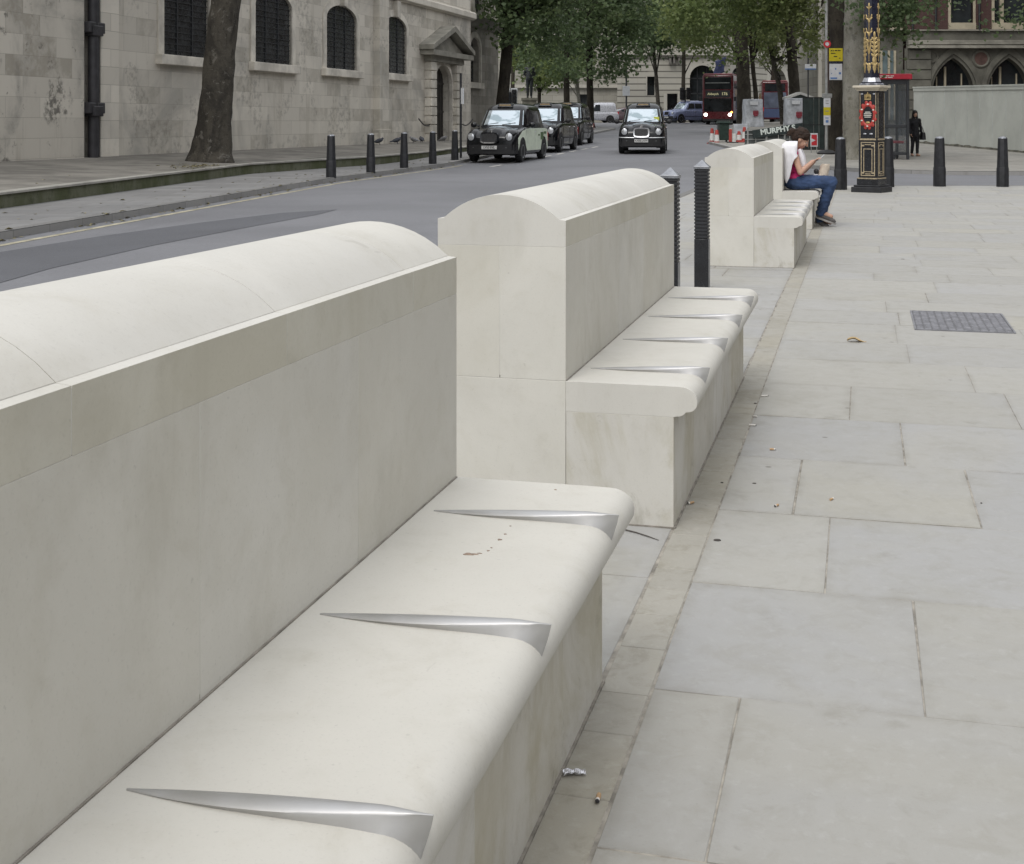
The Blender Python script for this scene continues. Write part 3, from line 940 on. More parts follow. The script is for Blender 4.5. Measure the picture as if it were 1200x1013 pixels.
# ---------------------------------------------------------------- plain tapered bollards
def plain_bollard(name):
    t = thing(name, '', 'bollard')
    n = 8
    def ring(r, z): return [Vector((r*math.cos(2*PI*(k+.5)/n), r*math.sin(2*PI*(k+.5)/n), z)) for k in range(n)]
    mb = MB(); mb.loft([ring(.124, -.02), ring(.122, .36), ring(.117, .385)])
    mb.build('base', M['pebble_black'], t, smooth=20, bevel=.004)
    mb = MB(); mb.loft([ring(.114, .38), ring(.094, .95), ring(.090, .965)])
    mb.build('shaft', M['pebble_black'], t, smooth=20, bevel=.005)
    mb = MB(); mb.lathe([(.088, .96), (.08, .978), (.055, .992), (.02, 1.0)], 12)
    mb.build('cap', M['bollard_tip'], t, smooth=60)
    return t
bl = plain_bollard('tapered_bollard')
LB = [((388, 208), 0, 'plain black tapered bollard nearest the plane tree, first of the row along the church kerb'),
      ((434.5, 202.3), 0, 'plain black tapered bollard before the church pilaster, second nearest in the kerbside row'),
      ((473.5, 197), 0, 'plain black tapered bollard under the last window before the church door'),
      ((507, 192.3), .0, 'plain black tapered bollard standing right before the church doorway'),
      ((533, 188.3), .02, 'plain black tapered bollard beside the slim sign pole and the taxi')]
for i, (p, z, lab) in enumerate(LB):
    loc = gp(p[0], p[1], z)
    if i == 0:
        bl.location = loc; bl['label'] = lab; bl['group'] = 'black bollards along the church kerb'; bl.rotation_euler.z = .1
    else: copy_thing(bl, loc, .1*i, lab)
RB = [((985, 222.5), 'black tapered bollard between the sitting woman and the ornate lamp pedestal'),
      ((1041, 219.2), 'black tapered bollard half hidden behind the ornate lamp pedestal'),
      ((1101, 218.7), 'black tapered bollard on the open pavement in front of the middle of the pale hoarding'),
      ((1175, 219), 'black tapered bollard farthest from the lamp pedestal, near the right end of the hoarding')]
for i, (p, lab) in enumerate(RB):
    c = copy_thing(bl, gp(p[0], p[1], 0), .2+.3*i, lab); c['group'] = 'black bollards along the side road'
def wall_pt(px, py, u0):
    rx = (px-CX)/F; t = u0/(rx*CA-SA)
    return t*(rx*SA+CA), H-t*(py-CY)/F

# ---------------------------------------------------------------- the church
U_W = -18.05
CHL = (0, -42, -.45)
ch = thing('church', 'long weathered stone church with barred arched windows and a pedimented side door', 'church', uv(U_W, 42, .45), -A)
fc = lambda s, z, d: Vector((d, s, z))
def bm_build(mb, name, mat, par=ch, smooth=0, bevel=0.0, loc=CHL):
    return mb.build(name, mat, par, smooth=smooth, bevel=bevel, loc=loc)
wins = [(30.6, 33.05, 3.08, 4.92, 'round', .5), (35.88, 38.48, 3.12, 4.90, 'round', .5), (41.25, 44.0, 3.15, 4.93, 'round', .5), (46.72, 49.3, 3.2, 4.97, 'round', .5)]
door = (52.6, 54.95, .45, 3.0, 'round', .80)
mb = MB(); arch_wall(mb, 28.4, 58.2, 0, 6.13, wins+[door], fc, .30)
mb.face([fc(58.2, 0, 0), fc(58.2, 6.13, 0), fc(58.2, 6.13, -1.6), fc(58.2, 0, -1.6)])
bm_build(mb, 'wall', M['church_main'])
mb = MB(); mb.box(-.6, .12, 8, 26.9, 0, 6.13); bm_build(mb, 'blackened_wall', M['church_left'], bevel=.02)
mb = MB(); mb.box(-.6, -.12, 26.9, 27.62, 0, 6.13); bm_build(mb, 'pipe_recess', M['church_dark'])  # shade of the recess put into its darker stone colour
mb = MB(); mb.box(-.6, .10, 27.62, 28.4, 0, 6.13); bm_build(mb, 'pale_pilaster', M['church_pale'], bevel=.02)
mb = MB(); mb.box(-.1, .26, 45.75, 46.72, 0, 6.13); mb.box(-.1, .31, 45.68, 46.79, .3, 1.0); bm_build(mb, 'pilaster', M['church_main'], bevel=.02)
mb = MB()
mb.prism([(0, 6.13), (.10, 6.13), (.22, 6.2), (.22, 6.42), (.14, 6.5), (0, 6.5)], lambda a, b, d: Vector((a, d, b)), 8, 58.45)
bm_build(mb, 'string_course', M['church_pale'])
mb = MB(); mb.box(-1.6, .0, 8, 58.2, 6.5, 11.2); mb.box(-1.6, .35, 8, 58.6, 11.2, 11.7); bm_build(mb, 'upper_wall', M['church_pale'], bevel=.02)
mb = MB(); mb.prism([(.35, 11.7), (-6, 15), (-12.5, 11.7)], lambda a, b, d: Vector((a, d, b)), 8, 58.6)
bm_build(mb, 'roof', plain('lead_roof', (.16, .165, .17), .7))
mb = MB(); mb.box(-12, -1.6, 8, 58.2, 0, 11.7); bm_build(mb, 'nave_body', M['church_dark'])
for op in wins:
    a, b, zl, zs, kd, rise = op
    mb = MB(); opening_panel(mb, op, fc, -.06)
    w = bm_build(mb, 'window', M['leaded'])
    mb = MB()
    z = zl+.14
    while z < zs+rise-.08:
        hw = (b-a)/2
        if z > zs: hw *= math.sqrt(max(0, 1-((z-zs)/rise)**2))
        c = (a+b)/2
        mb.box(-.05, -.035, c-hw, c+hw, z, z+.022); z += .165
    for q in (.33, .66):
        k = a+(b-a)*q; mb.box(-.055, -.03, k-.025, k+.025, zl, zs+rise*.85)
    mb.build('bar_grille', M['lead_bar'], w, smooth=0)
    mb = MB(); arch_band(mb, op, fc, .27, -.05, .05); mb.build('window_frame', M['church_trim'], w, smooth=0)
    mb = MB(); mb.box(-.15, .2, a-.36, b+.36, zl-.27, zl); mb.build('sill', M['church_trim'], w, smooth=0, bevel=.02)
    c = (a+b)/2
    mb = MB(); mb.prism([(c-.15, zs+rise-.02), (c+.15, zs+rise-.02), (c+.21, zs+rise+.62), (c-.21, zs+rise+.62)], lambda s, z, d: Vector((d, s, z)), -.05, .20)
    mb.build('keystone', M['church_trim'], w, smooth=0, bevel=.01)
# doorway
mb = MB(); opening_panel(mb, door, fc, -.29); d_ = bm_build(mb, 'door', M['old_door'])
mb = MB()
for k in range(7):
    s = 52.75+k*.33; mb.box(-.285, -.27, s, s+.02, .5, 3.5)
mb.box(-.285, -.26, 52.6, 54.95, 1.7, 1.78); mb.box(-.285, -.26, 52.6, 54.95, 2.95, 3.05)
mb.build('door_battens', plain('door_batten', (.035, .031, .028), .6), d_, smooth=0)
mb = MB(); arch_band(mb, door, fc, .26, -.04, .14); mb.build('door_arch', M['church_trim'], d_, smooth=0)
for (s0, s1) in ((51.62, 52.36), (55.2, 55.98)):
    mb = MB()
    for k in range(9):
        z = .42+k*.385
        mb.box(-.02, .30, s0, s1, z, z+.345)
        mb.box(-.02, .22, s0+.05, s1-.05, z+.34, z+.39)
    bm_build(mb, 'door_pilaster', M['church_trim'], bevel=.012)
mb = MB(); mb.box(-.02, .34, 51.5, 56.1, 3.88, 4.12); mb.box(-.02, .62, 51.0, 56.7, 4.12, 4.34)
PR = lambda s, z, d: Vector((d, s, z))
cx = 53.85
mb.prism([(51.3, 4.34), (56.4, 4.34), (cx, 5.12)], PR, -.02, .28)
for sg in (-1, 1):
    e = cx+sg*2.95
    mb.prism([(e, 4.34), (e, 4.55), (cx, 5.52), (cx, 5.26)], PR, -.02, .66)
bm_build(mb, 'pediment', M['brick_band'], bevel=.01)
for (a, b) in ((50.3, 52.3), (55.6, 57.9)):
    mb = MB()
    pts = [Vector((.2, a+(b-a)*k/8, 1.42-.30*math.sin(PI*k/8)-(.0 if a < 52 else 0))) for k in range(9)]
    mb.tube(pts, .028, 6); bm_build(mb, 'door_chain', M['black_pipe'], smooth=40)
# rainwater pipe
mb = MB(); mb.tube([(.12, 27.25, .42), (.12, 27.25, 7.5)], .13, 10)
pp = bm_build(mb, 'downpipe', M['black_pipe'], smooth=40)
for z in (1.62, 3.55, 5.4): mb = MB(); mb.box(-.05, .24, 26.92, 27.58, z-.13, z+.13); mb.box(-.05, .28, 27.05, 27.45, z-.2, z+.05); mb.build('pipe_bracket', M['black_pipe'], pp, smooth=0, bevel=.02)
mb = MB(); mb.tube([(.05, 27.58, .42), (.05, 27.58, 7.5)], .03, 6); mb.build('cable', M['black_pipe'], pp)
# recessed east wing
U2 = -19.5; dw = U2-U_W
ve, _ = wall_pt(584, 100, U2)
wa, wb_ = wall_pt(549, 100, U2)[0], wall_pt(561, 100, U2)[0]
zb = wall_pt(556, 97, U2)[1]; zt_ = wall_pt(556, 44, U2)[1]
c0 = wall_pt(560, 33, U2)[1]; c1 = wall_pt(560, 22, U2)[1]
f2 = lambda s, z, d: Vector((dw+d, s, z))
wop = (wa, wb_, zb, zt_-.6, 'round', .6)
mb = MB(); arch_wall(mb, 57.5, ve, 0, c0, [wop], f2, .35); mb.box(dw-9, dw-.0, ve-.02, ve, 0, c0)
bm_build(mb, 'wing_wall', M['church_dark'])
mb = MB(); opening_panel(mb, wop, f2, -.3); w = bm_build(mb, 'window', M['leaded'])
mb = MB(); arch_band(mb, wop, f2, .28, -.04, .12); mb.build('window_frame', M['church_trim'], w, smooth=0)
mb = MB(); mb.box(dw-.3, dw+.2, wa-.4, wb_+.4, zb-.3, zb); mb.build('sill', M['church_trim'], w, smooth=0)
mb = MB(); mb.prism([(0, c0), (.15, c0), (.28, c0+.15), (.55, c1-.12), (.55, c1), (0, c1)], lambda a, b, d: Vector((dw+a, d, b)), 57.9, ve+.45)
bm_build(mb, 'cornice', M['brick_band'])
mb = MB(); mb.box(dw-8, dw-.03, 57.5, ve, c1, 14); bm_build(mb, 'wing_upper_wall', M['church_pale'])
oc = wall_pt(556, 3, U2)
mb = MB(); Mx = Matrix.Translation((dw, oc[0], oc[1])) @ Matrix.Rotation(PI/2, 4, 'Y')
mb.lathe([(.62, -.02), (.62, .2), (.85, .28), (1.02, .2), (1.02, -.02)], 24, Mx)
ow = bm_build(mb, 'oculus_frame', M['church_trim'], smooth=40)
mb = MB(); mb.lathe([(.63, -.01), (.63, .04)], 24, Mx); mb.build('oculus_glass', M['leaded'], ow)

# ---------------------------------------------------------------- far rusticated building on the crescent
FB = thing('arcaded_building', 'far grey stone building with banded masonry and big dark arches behind the bus', 'building', (8.5, 135, 1.2))
loc = (-8.5, -135, -1.2)
rust = stone_blocks('banded_masonry', (.44, .42, .365), 60, .66, 'xz', .075, dirt=.25, dark=.75, jointdark=.33, bumpk=.5)
P0 = Vector((18.3, 135.4)); P1 = Vector((37, 159)); dB = (P1-P0).normalized(); nB = Vector((dB.y, -dB.x))
fA = lambda s, z, d: Vector((s, 135-d, z))
fB = lambda s, z, d: Vector((P0.x+dB.x*s+nB.x*d, P0.y+dB.y*s+nB.y*d, z))
LB_ = (P1-P0).length
zf = lambda y: H-(y-143)*.09
arA = [(16.5-1.35, 16.5+1.35, 1.2, 5.9, 'round', None)]
drA = [(12.75, 13.85, 1.2, zf(110), 'rect', None)]
wnA = [(10.65, 11.45, zf(112), zf(90), 'rect', None)]
arB = [(s-hw, s+hw, 1.2, zs, 'round', rs) for s, hw, zs, rs in ((3.9, 1.6, 5.6, 1.6), (13, 2.0, 5.4, 1.9), (19.9, 2.0, 5.4, 1.9), (26.5, 2.0, 5.4, 1.9))]
for nm, fn, s0, s1, ops in (('front', fA, 7.5, 18.3, arA+drA+wnA), ('curved', fB, 0, LB_, arB)):
    mb = MB(); arch_wall(mb, s0, s1, .5, 8.3, ops, fn, .6)
    mb.build('banded_wall', rust, FB, smooth=0, loc=loc)
    for op in ops:
        mb = MB(); opening_panel(mb, op, fn, -.55)
        w = mb.build('door' if op in drA else 'window', M['dark_glass'], FB, smooth=0, loc=loc)
        mb = MB()
        if op[4] == 'round':
            arch_band(mb, (op[0], op[1], op[3], op[3], 'round', op[5]), fn, .8, -.02, .06)
            mb2 = MB(); c = (op[0]+op[1])/2
            for q in (op[3]-.1, op[3]-1.7):
                pts = [fn(op[0], q, -.5), fn(op[1], q, -.5), fn(op[1], q+.16, -.5), fn(op[0], q+.16, -.5)]; mb2.face(pts)
            for q in (c-.5, c+.5):
                mb2.face([fn(q-.05, 1.2, -.5), fn(q+.05, 1.2, -.5), fn(q+.05, op[3]+1.1, -.5), fn(q-.05, op[3]+1.1, -.5)])
            mb2.build('glazing_bars', M['lead_bar'], w, smooth=0)
            mb.build('arch_ring', M['portland'], w, smooth=0)
        elif op in drA:
            arch_band(mb, op, fn, .35, -.02, .16); mb.build('door_frame', M['portland'], w, smooth=0)
        else:
            arch_band(mb, op, fn, .12, -.02, .08); mb.build('window_frame', M['portland'], w, smooth=0)
    # upper storeys
    mb = MB()
    def CB(z0, z1, d0, d1): mb.loft([[fn(s0, z0, d0), fn(s1, z0, d0), fn(s1, z0, d1), fn(s0, z0, d1)], [fn(s0, z1, d0), fn(s1, z1, d0), fn(s1, z1, d1), fn(s0, z1, d1)]])
    CB(8.3, 8.9, -.6, .45); CB(18, 19, -.6, .9)
    mb.build('cornice', M['portland'], FB, smooth=0, loc=loc)
    ups = []; s = s0+1.0
    while s+1.4 < s1: ups += [(s, s+1.3, 9.8, 12.4, 'rect', None)]; s += 3.1
    mb = MB(); arch_wall(mb, s0, s1, 8.9, 18, ups, fn, .35); mb.build('upper_wall', M['portland_dirty'], FB, smooth=0, loc=loc)
    for op in ups:
        mb = MB(); opening_panel(mb, op, fn, -.3); w = mb.build('window', M['dark_glass'], FB, smooth=0, loc=loc)
        mb = MB(); arch_band(mb, op, fn, .22, -.02, .12); mb.build('window_frame', M['portland'], w, smooth=0)
mb = MB()
for q in (785.5, 790, 796): 
    c = (q-640)/1500*134.5
    mb.box(c-.1, c+.1, 134.4, 134.95, zf(75), zf(67)); mb.box(c-.22, c+.22, 134.3, 134.95, zf(67), zf(66))
mb.build('balcony_bracket', M['portland_groove'], FB, smooth=0, loc=loc)

# far pale range behind the trees
LW = thing('pale_stone_range', 'low pale stone frontage far behind the trees on the traffic island', 'building', (-20, 140, 1.2))
loc = (20, -140, -1.2)
fW = lambda s, z, d: Vector((s, 140-d, z))
ops = [(3.6, 4.7, 1.2, 4.3, 'rect', None), (-6.5, -5.2, 1.2, 4.0, 'rect', None), (-14, -12.4, 1.2, 4.0, 'rect', None), (-24, -22.4, 1.2, 4.0, 'rect', None)]
mb = MB(); arch_wall(mb, -40, 8.4, .5, 5.0, ops, fW, .5); mb.build('low_wall', M['portland_dirty'], LW, smooth=0, loc=loc)
mb = MB(); mb.box(-40, 8.4, 139.6, 140.5, 5.0, 5.35); mb.build('coping', M['portland'], LW, smooth=0, loc=loc)
for op in ops:
    mb = MB(); opening_panel(mb, op, fW, -.45); mb.build('doorway', M['dark_glass'], LW, smooth=0, loc=loc)
ups = [(s, s+1.5, 7.2, 10, 'rect', None) for s in np.arange(-38, 6, 3.4)] 
fU = lambda s, z, d: Vector((s, 147-d, z))
mb = MB(); arch_wall(mb, -40, 8.4, .5, 17, ups, fU, .4); mb.build('rear_wall', M['portland_dirty'], LW, smooth=0, loc=loc)
for op in ups:
    mb = MB(); opening_panel(mb, op, fU, -.35); mb.build('window', M['dark_glass'], LW, smooth=0, loc=loc)

# pale corner block with pilasters behind the big trunks
PC = thing('pilastered_building', 'tall pale stone building corner with vertical pilasters behind the bus stop pole', 'building', (21.2, 100, 1.0))
loc = (-21.2, -100, -1.0)
mb = MB(); mb.box(21.25, 27, 100, 108, 0, 20); mb.build('wall', M['portland_dirty'], PC, smooth=0, loc=loc)
mb = MB()
for k in range(5): mb.box(21.2+k*.62, 21.2+k*.62+.30, 99.75, 100.0, 1.4, 19)
mb.box(21.05, 27.2, 99.6, 100.0, 0, 1.4)
mb.build('pilaster', M['portland'], PC, smooth=0, bevel=.03, loc=loc)

# ---------------------------------------------------------------- brick building with gothic arcade
BY = 70.0; bz = lambda y: H-(y-143)*BY/F; bx = lambda p: (p-640)/F*BY
BR = thing('gothic_brick_building', 'dark red brick building with sooty pointed stone arches above the pale hoarding', 'building', (18.0, BY, .5))
loc = (-18.0, -BY, -.5)
fG = lambda s, z, d: Vector((s, BY-d, z))
arc = [(bx(1117)+k*3.03-1.13, bx(1117)+k*3.03+1.13, .6, 2.9, 'gothic', None) for k in range(7)]
mb = MB(); arch_wall(mb, 19.6, 44, 0, 5.3, arc, fG, .7); mb.build('arcade_wall', M['brick_stone'], BR, smooth=0, loc=loc)
for i, op in enumerate(arc):
    mb = MB(); opening_panel(mb, op, fG, -.65); w = mb.build('arch_window', M['dark_glass'], BR, smooth=0, loc=loc)
    mb = MB(); arch_band(mb, op, fG, .20, -.30, -.12); arch_band(mb, (op[0]-.16, op[1]+.16, op[2], op[3]-.05, 'gothic', None), fG, .24, -.05, .10)
    mb.build('arch_moulding', M['brick_stone'], w, smooth=0)
    c = (op[0]+op[1])/2
    mb = MB()
    for q, wd in ((-.28, .055), (-.75, .03), (.62, .03)):
        zt2 = op[3]+1.85*(1-abs(q)/1.2)**.6-.15
        mb.box(c+q-wd, c+q+wd, BY+.5, BY+.62, .6, zt2)
    mb.build('mullion', M['buff'], w, smooth=0)
    mb = MB(); Mx = Matrix.Translation((c+1.515, BY, bz(69))) @ Matrix.Rotation(PI/2, 4, 'X')
    mb.lathe([(.36, -.05), (.36, .06), (.44, .10), (.50, .06), (.50, -.05)], 20, Mx); r_ = mb.build('roundel', M['brick_stone'], BR, loc=loc)
    mb = MB(); mb.lathe([(.37, -.02), (.37, .02)], 20, Mx); mb.build('roundel_infill', M['roundel_brick'], r_)
mb = MB(); Mx = Matrix.Translation((bx(1092), BY, bz(66))) @ Matrix.Rotation(PI/2, 4, 'X')
mb.lathe([(.25, -.05), (.25, .06), (.36, .06), (.36, -.05)], 20, Mx); mb.build('roundel', M['brick_stone'], BR, loc=loc)
mb = MB()
for (y0, y1, d) in ((57, 54, .45), (54, 52.6, .30), (52.4, 50, .36), (49.6, 47.5, .22)): mb.box(bx(1063), 44, BY-d, BY+.2, bz(y0), bz(y1))
mb.build('cornice', M['brick_band'], BR, smooth=0, loc=loc)
mb = MB(); mb.box(bx(1063), 44, BY-.02, BY+.5, bz(48), bz(36.5)); mb.build('sooty_band', M['brick_stone'], BR, smooth=0, loc=loc)
mb = MB(); mb.box(bx(1040), 44, BY-.16, BY+.3, bz(36.5), bz(35)); mb.build('string_course', M['brick_band'], BR, smooth=0, loc=loc)
ups = [(bx(1045.5), bx(1055), bz(30), 9.5, 'rect', None), (bx(1114), bx(1140), bz(27), 9.5, 'rect', None), (bx(1165), bx(1206), bz(27), 9.5, 'rect', None), (bx(1222), bx(1250), bz(27), 9.5, 'rect', None), (bx(1275), bx(1310), bz(27), 9.5, 'rect', None)]
mb = MB(); arch_wall(mb, bx(1030), 44, bz(35), 14, ups, fG, .3); mb.build('brick_wall', M['brick'], BR, smooth=0, loc=loc)
for op in ups:
    mb = MB(); opening_panel(mb, op, fG, -.25); w = mb.build('window', M['dark_glass'], BR, smooth=0, loc=loc)
    mb = MB(); arch_band(mb, op, fG, .14, -.2, .06); mb.box(op[0]-.14, op[1]+.14, BY-.12, BY+.2, bz(34.8), op[2])
    if op[1]-op[0] > 1.5: mb.box(op[0]+.33, op[0]+.52, BY-.02, BY+.2, op[2], 9.5)
    mb.build('window_frame', M['buff'], w, smooth=0)
mb = MB()
for p in (1069, 1096, 1147): mb.tube([(bx(p), BY-.12, bz(36)), (bx(p), BY-.12, 13)], .06, 6)
mb.build('downpipe', M['shelter_frame'], BR, loc=loc)
# pale pier and the narrow bay beyond it
mb = MB()
for k in range(9):
    z = .3+k*.55; mb.box(19.45+max(0, (k-5)*.12), 21.0, BY-.2-.02*(k % 2), BY+.3, z, z+.5); mb.box(19.5+max(0, (k-5)*.12), 20.95, BY-.15, BY+.3, z+.5, z+.55)
mb.build('rusticated_pier', M['brick_stone'], BR, smooth=0, bevel=.02, loc=loc)
mb = MB(); mb.box(17.2, 19.6, BY+.3, BY+.8, 0, bz(35)); mb.build('bay_wall', M['brick_stone'], BR, smooth=0, loc=loc)
op = (bx(1031), bx(1050), 1.4, 5.2, 'rect', None)
mb = MB(); mb.face([Vector((op[0], BY+.28, 1.4)), Vector((op[1], BY+.28, 1.4)), Vector((op[1], BY+.28, 5.2)), Vector((op[0], BY+.28, 5.2))])
w = mb.build('bay_window', plain('pale_teal_glass', (.12, .16, .17), .15, var=.3, scale=1), BR, smooth=0, loc=loc)
mb = MB()
for q in (1034, 1043, 1050): mb.box(bx(q)-.06, bx(q)+.06, BY+.2, BY+.27, 1.4, 5.2)
mb.build('window_frame', M['buff'], w, smooth=0)
mb = MB(); mb.box(17.2, 44, BY+.8, BY+9, 0, 14); mb.build('rear_block', M['brick'], BR, smooth=0, loc=loc)
# unseen flank of the block, added to cut sky light on bench fronts
WX = 27.0
fS = lambda s, z, d: Vector((WX-d, s, z))
ops = [(s, s+1.5, z, z+2.3, 'gothic', None) for s in np.arange(-24, 60, 4.2) for z in (4.2, 9.2)]
brick_side = stone_blocks('unseen_flank_brick', (.072, .043, .039), .23, .075, 'yz', .012, dirt=.3, dark=.7, jointdark=1.3, bumpk=.3)
for zz0, zz1, zl in ((0, 8.2, 4.2), (8.2, 16, 9.2)):
    sub_ = [o for o in ops if o[2] == zl]
    mb = MB(); arch_wall(mb, -26, BY-.3, zz0, zz1, sub_, fS, .3); mb.build('unseen_flank_wall', brick_side, BR, smooth=0, loc=loc)
for op in ops:
    mb = MB(); opening_panel(mb, op, fS, -.25); w = mb.build('window', M['dark_glass'], BR, smooth=0, loc=loc)
    mb = MB(); arch_band(mb, op, fS, .2, -.1, .08); mb.build('window_frame', M['buff'], w, smooth=0)
mb = MB(); mb.box(WX-.3, WX+8, -26, BY-.3, 16, 16.7); mb.box(WX-.15, WX+.3, -26, BY-.3, 8.0, 8.3); mb.build('unseen_flank_cornice', M['brick_band'], BR, smooth=0, loc=loc)
mb = MB(); mb.prism([(WX-.2, 16.7), (WX+5, 20.5), (WX+9, 16.7)], lambda x, z, d: Vector((x, d, z)), -26, BY-.3); mb.build('unseen_flank_roof', plain('slate_roof', (.07, .075, .085), .6), BR, smooth=0, loc=loc)

# ---------------------------------------------------------------- painted hoarding
h0, h1 = Vector((16.88, 58.8)), Vector((18.9, 32.5)); hd = (h1-h0).normalized(); hn = Vector((hd.y, -hd.x))
if hn.x > 0: hn = -hn
HO = thing('hoarding', 'long pale grey-green painted plywood hoarding with vertical joint strips', 'hoarding', (h0.x, h0.y, pave_z(h0.y)))
loc = -HO.location
def fh(s, z, d):
    p = h0+hd*s+hn*d; return Vector((p.x, p.y, pave_z(p.y)+z))
def strip(mb, s0, s1, z0, z1, d0, d1):
    n = max(1, int((s1-s0)/3))
    mb.loft([[fh(s, z0, d0), fh(s, z0, d1), fh(s, z1, d1), fh(s, z1, d0)] for s in np.linspace(s0, s1, n+1)])
LH = (h1-h0).length
mb = MB(); s = 0
while s < LH: strip(mb, s+.004, min(LH, s+1.216), .02, 2.5, -.04, 0); s += 1.22
mb.build('panels', M['hoarding'], HO, smooth=0, loc=loc)
mb = MB(); s = 1.22
while s < LH: strip(mb, s-.02, s+.02, .1, 2.34, .0, .006); s += 1.22
mb.build('joint_strips', M['hoarding_joint'], HO, smooth=0, loc=loc)
mb = MB(); strip(mb, 0, LH, 2.36, 2.52, .001, .03); strip(mb, 0, LH, 2.5, 2.56, -.08, .05); mb.build('top_rail', M['hoarding'], HO, smooth=0, loc=loc)
mb = MB()
sp = [(s, .07+.10*abs(noise.noise((s*.9, 2, 0)))+.05*noise.noise((s*3, 5, 0))) for s in np.arange(0, LH, .3)]
mb.loft([[fh(s, .0, .001), fh(s, .0, .012), fh(s, max(.03, z), .006), fh(s, max(.03, z), .001)] for s, z in sp])
mb.build('dirty_skirt', M['hoarding_dirt'], HO, smooth=0, loc=loc)
# ---------------------------------------------------------------- ornate lamp pedestal
LPY = 23.55
lp = thing('lamp_pedestal', 'ornate black and gold lamp column with a red oval crest on its square pedestal', 'lamp post', ((1021.5-640)/F*LPY, LPY, 0), -math.radians(36))
a = .178
mb = MB(); mb.box(-.285, .285, -.285, .285, -.02, .10); mb.box(-.25, .25, -.25, .25, .10, .135); mb.build('plinth', M['pebble_black'], lp, smooth=0, bevel=.012)
mb = MB(); mb.box(-.205, .205, -.205, .205, .135, .25); mb.box(-a, a, -a, a, .25, 1.86); mb.build('pedestal', M['gloss_black'], lp, smooth=0, bevel=.006)
mb = MB(); mb.box(-.23, .23, -.23, .23, 1.88, 1.91); mb.box(-.265, .265, -.265, .265, 1.91, 1.955); mb.box(-.21, .21, -.21, .21, 1.855, 1.88); mb.build('cornice', M['cream'], lp, smooth=0, bevel=.01)
mb = MB(); mb.lathe([(.24, 1.955), (.235, 1.985), (.19, 2.0), (.165, 2.06), (.15, 2.10)], 8); mb.build('shaft_base', M['silver_paint'], lp, smooth=30)
mb = MB(); mb.lathe([(.24, 1.97), (.2, 1.995), (.195, 2.02)], 24); mb.build('collar', M['navy'], lp, smooth=30)
mb = MB(); mb.lathe([(.142, 2.05), (.132, 3.6), (.15, 3.62), (.15, 3.7), (.11, 3.74), (.085, 6.2)], 8, Matrix.Rotation(PI/8, 4, 'Z')); mb.build('shaft', M['navy'], lp, smooth=20)
mb = MB(); mb.lathe([(.05, 6.15), (.20, 6.3), (.30, 6.9), (.22, 7.0), (.05, 7.2)], 8); mb.build('lantern', M['sign_white'], lp, smooth=20)
for k in range(4):
    R = Matrix.Rotation(k*PI/2, 4, 'Z')
    def fr(x, z, d): return R @ Vector((x, -a-d, z))
    def bar(mb, x0, x1, z0, z1, d=.008): mb.loft([[fr(x0, z0, -.004), fr(x1, z0, -.004), fr(x1, z0, d), fr(x0, z0, d)], [fr(x0, z1, -.004), fr(x1, z1, -.004), fr(x1, z1, d), fr(x0, z1, d)]])
    mb = MB()
    bar(mb, -.18, .18, .245, .265, .03); bar(mb, -.155, .155, .955, .985, .012)
    for (x0, x1, z0, z1, t_) in ((-.135, .135, .30, .92, .016), (-.085, .085, .37, .80, .014)):
        bar(mb, x0, x0+t_, z0, z1); bar(mb, x1-t_, x1, z0, z1); bar(mb, x0+t_, x1-t_, z0, z0+t_); bar(mb, x0+t_, x1-t_, z1-t_, z1)
    for sx in (-1, 1):
        for z in (.34, .84): bar(mb, min(sx*.07, sx*.12), max(sx*.07, sx*.12), z, z+.03, .012)
    bar(mb, -.05, .05, .33, .345); bar(mb, -.06, .06, .865, .88)
    for sx in (-1, 1): bar(mb, sx*.15-.006, sx*.15+.006, 1.0, 1.82, .006)
    mb.build('gold_panel_lines', M['gold_dull'], lp, smooth=0)
    if k % 2 == 0:
        Mx = R @ Matrix.Translation((0, -a, 1.41)) @ Matrix.Rotation(PI/2, 4, 'X')
        S = Mx @ Matrix.Diagonal((.62, 1, 1, 1))
        mb = MB(); mb.lathe([(.16, -.005), (.16, .012), (.19, .028), (.225, .02), (.235, -.005)], 24, S)
        for q in range(12):
            an = 2*PI*q/12+.2; mb.ell(R @ Vector((.145*math.cos(an), -a-.006, 1.41+.235*math.sin(an))), (.03, .014, .036), 8, 6, R.to_3x3())
        cr = mb.build('red_crest', M['crest_red'], lp, smooth=60)
        mb = MB()
        for q in range(6):
            an = 2*PI*q/6+.5; mb.ell(R @ Vector((.125*math.cos(an), -a-.026, 1.41+.20*math.sin(an))), (.02, .006, .014), 8, 5, R.to_3x3())
        for z, w_ in ((1.46, .05), (1.43, .07), (1.40, .07), (1.37, .06)): bar(mb, -w_, w_, z, z+.013, .02)
        mb.build('crest_scrolls', M['crest_white'], cr, smooth=60)
        mb = MB(); bar(mb, -.06, .06, 1.69, 1.715, .02)
        for q in range(5):
            x = -.052+q*.026; mb.ell(R @ Vector((x, -a-.012, 1.74+.035*(1-abs(q-2)/2.5))), (.013, .01, .045), 8, 6, R.to_3x3())
        mb.ell(R @ Vector((0, -a-.012, 1.82)), (.012, .01, .014), 8, 6)
        mb.ell(R @ Vector((0, -a-.012, 1.275)), (.045, .012, .022), 10, 6, R.to_3x3())
        mb.build('gold_crown', M['gold'], cr, smooth=60)
        mb = MB()
        for sx in (-1, 1): mb.ell(R @ Vector((sx*.115, -a-.004, 1.80)), (.024, .008, .016), 8, 5, R.to_3x3()); mb.ell(R @ Vector((sx*.06, -a-.004, 1.07)), (.035, .008, .014), 8, 5, R.to_3x3())
        mb.build('scroll_mark', M['silver_paint'], lp, smooth=60)
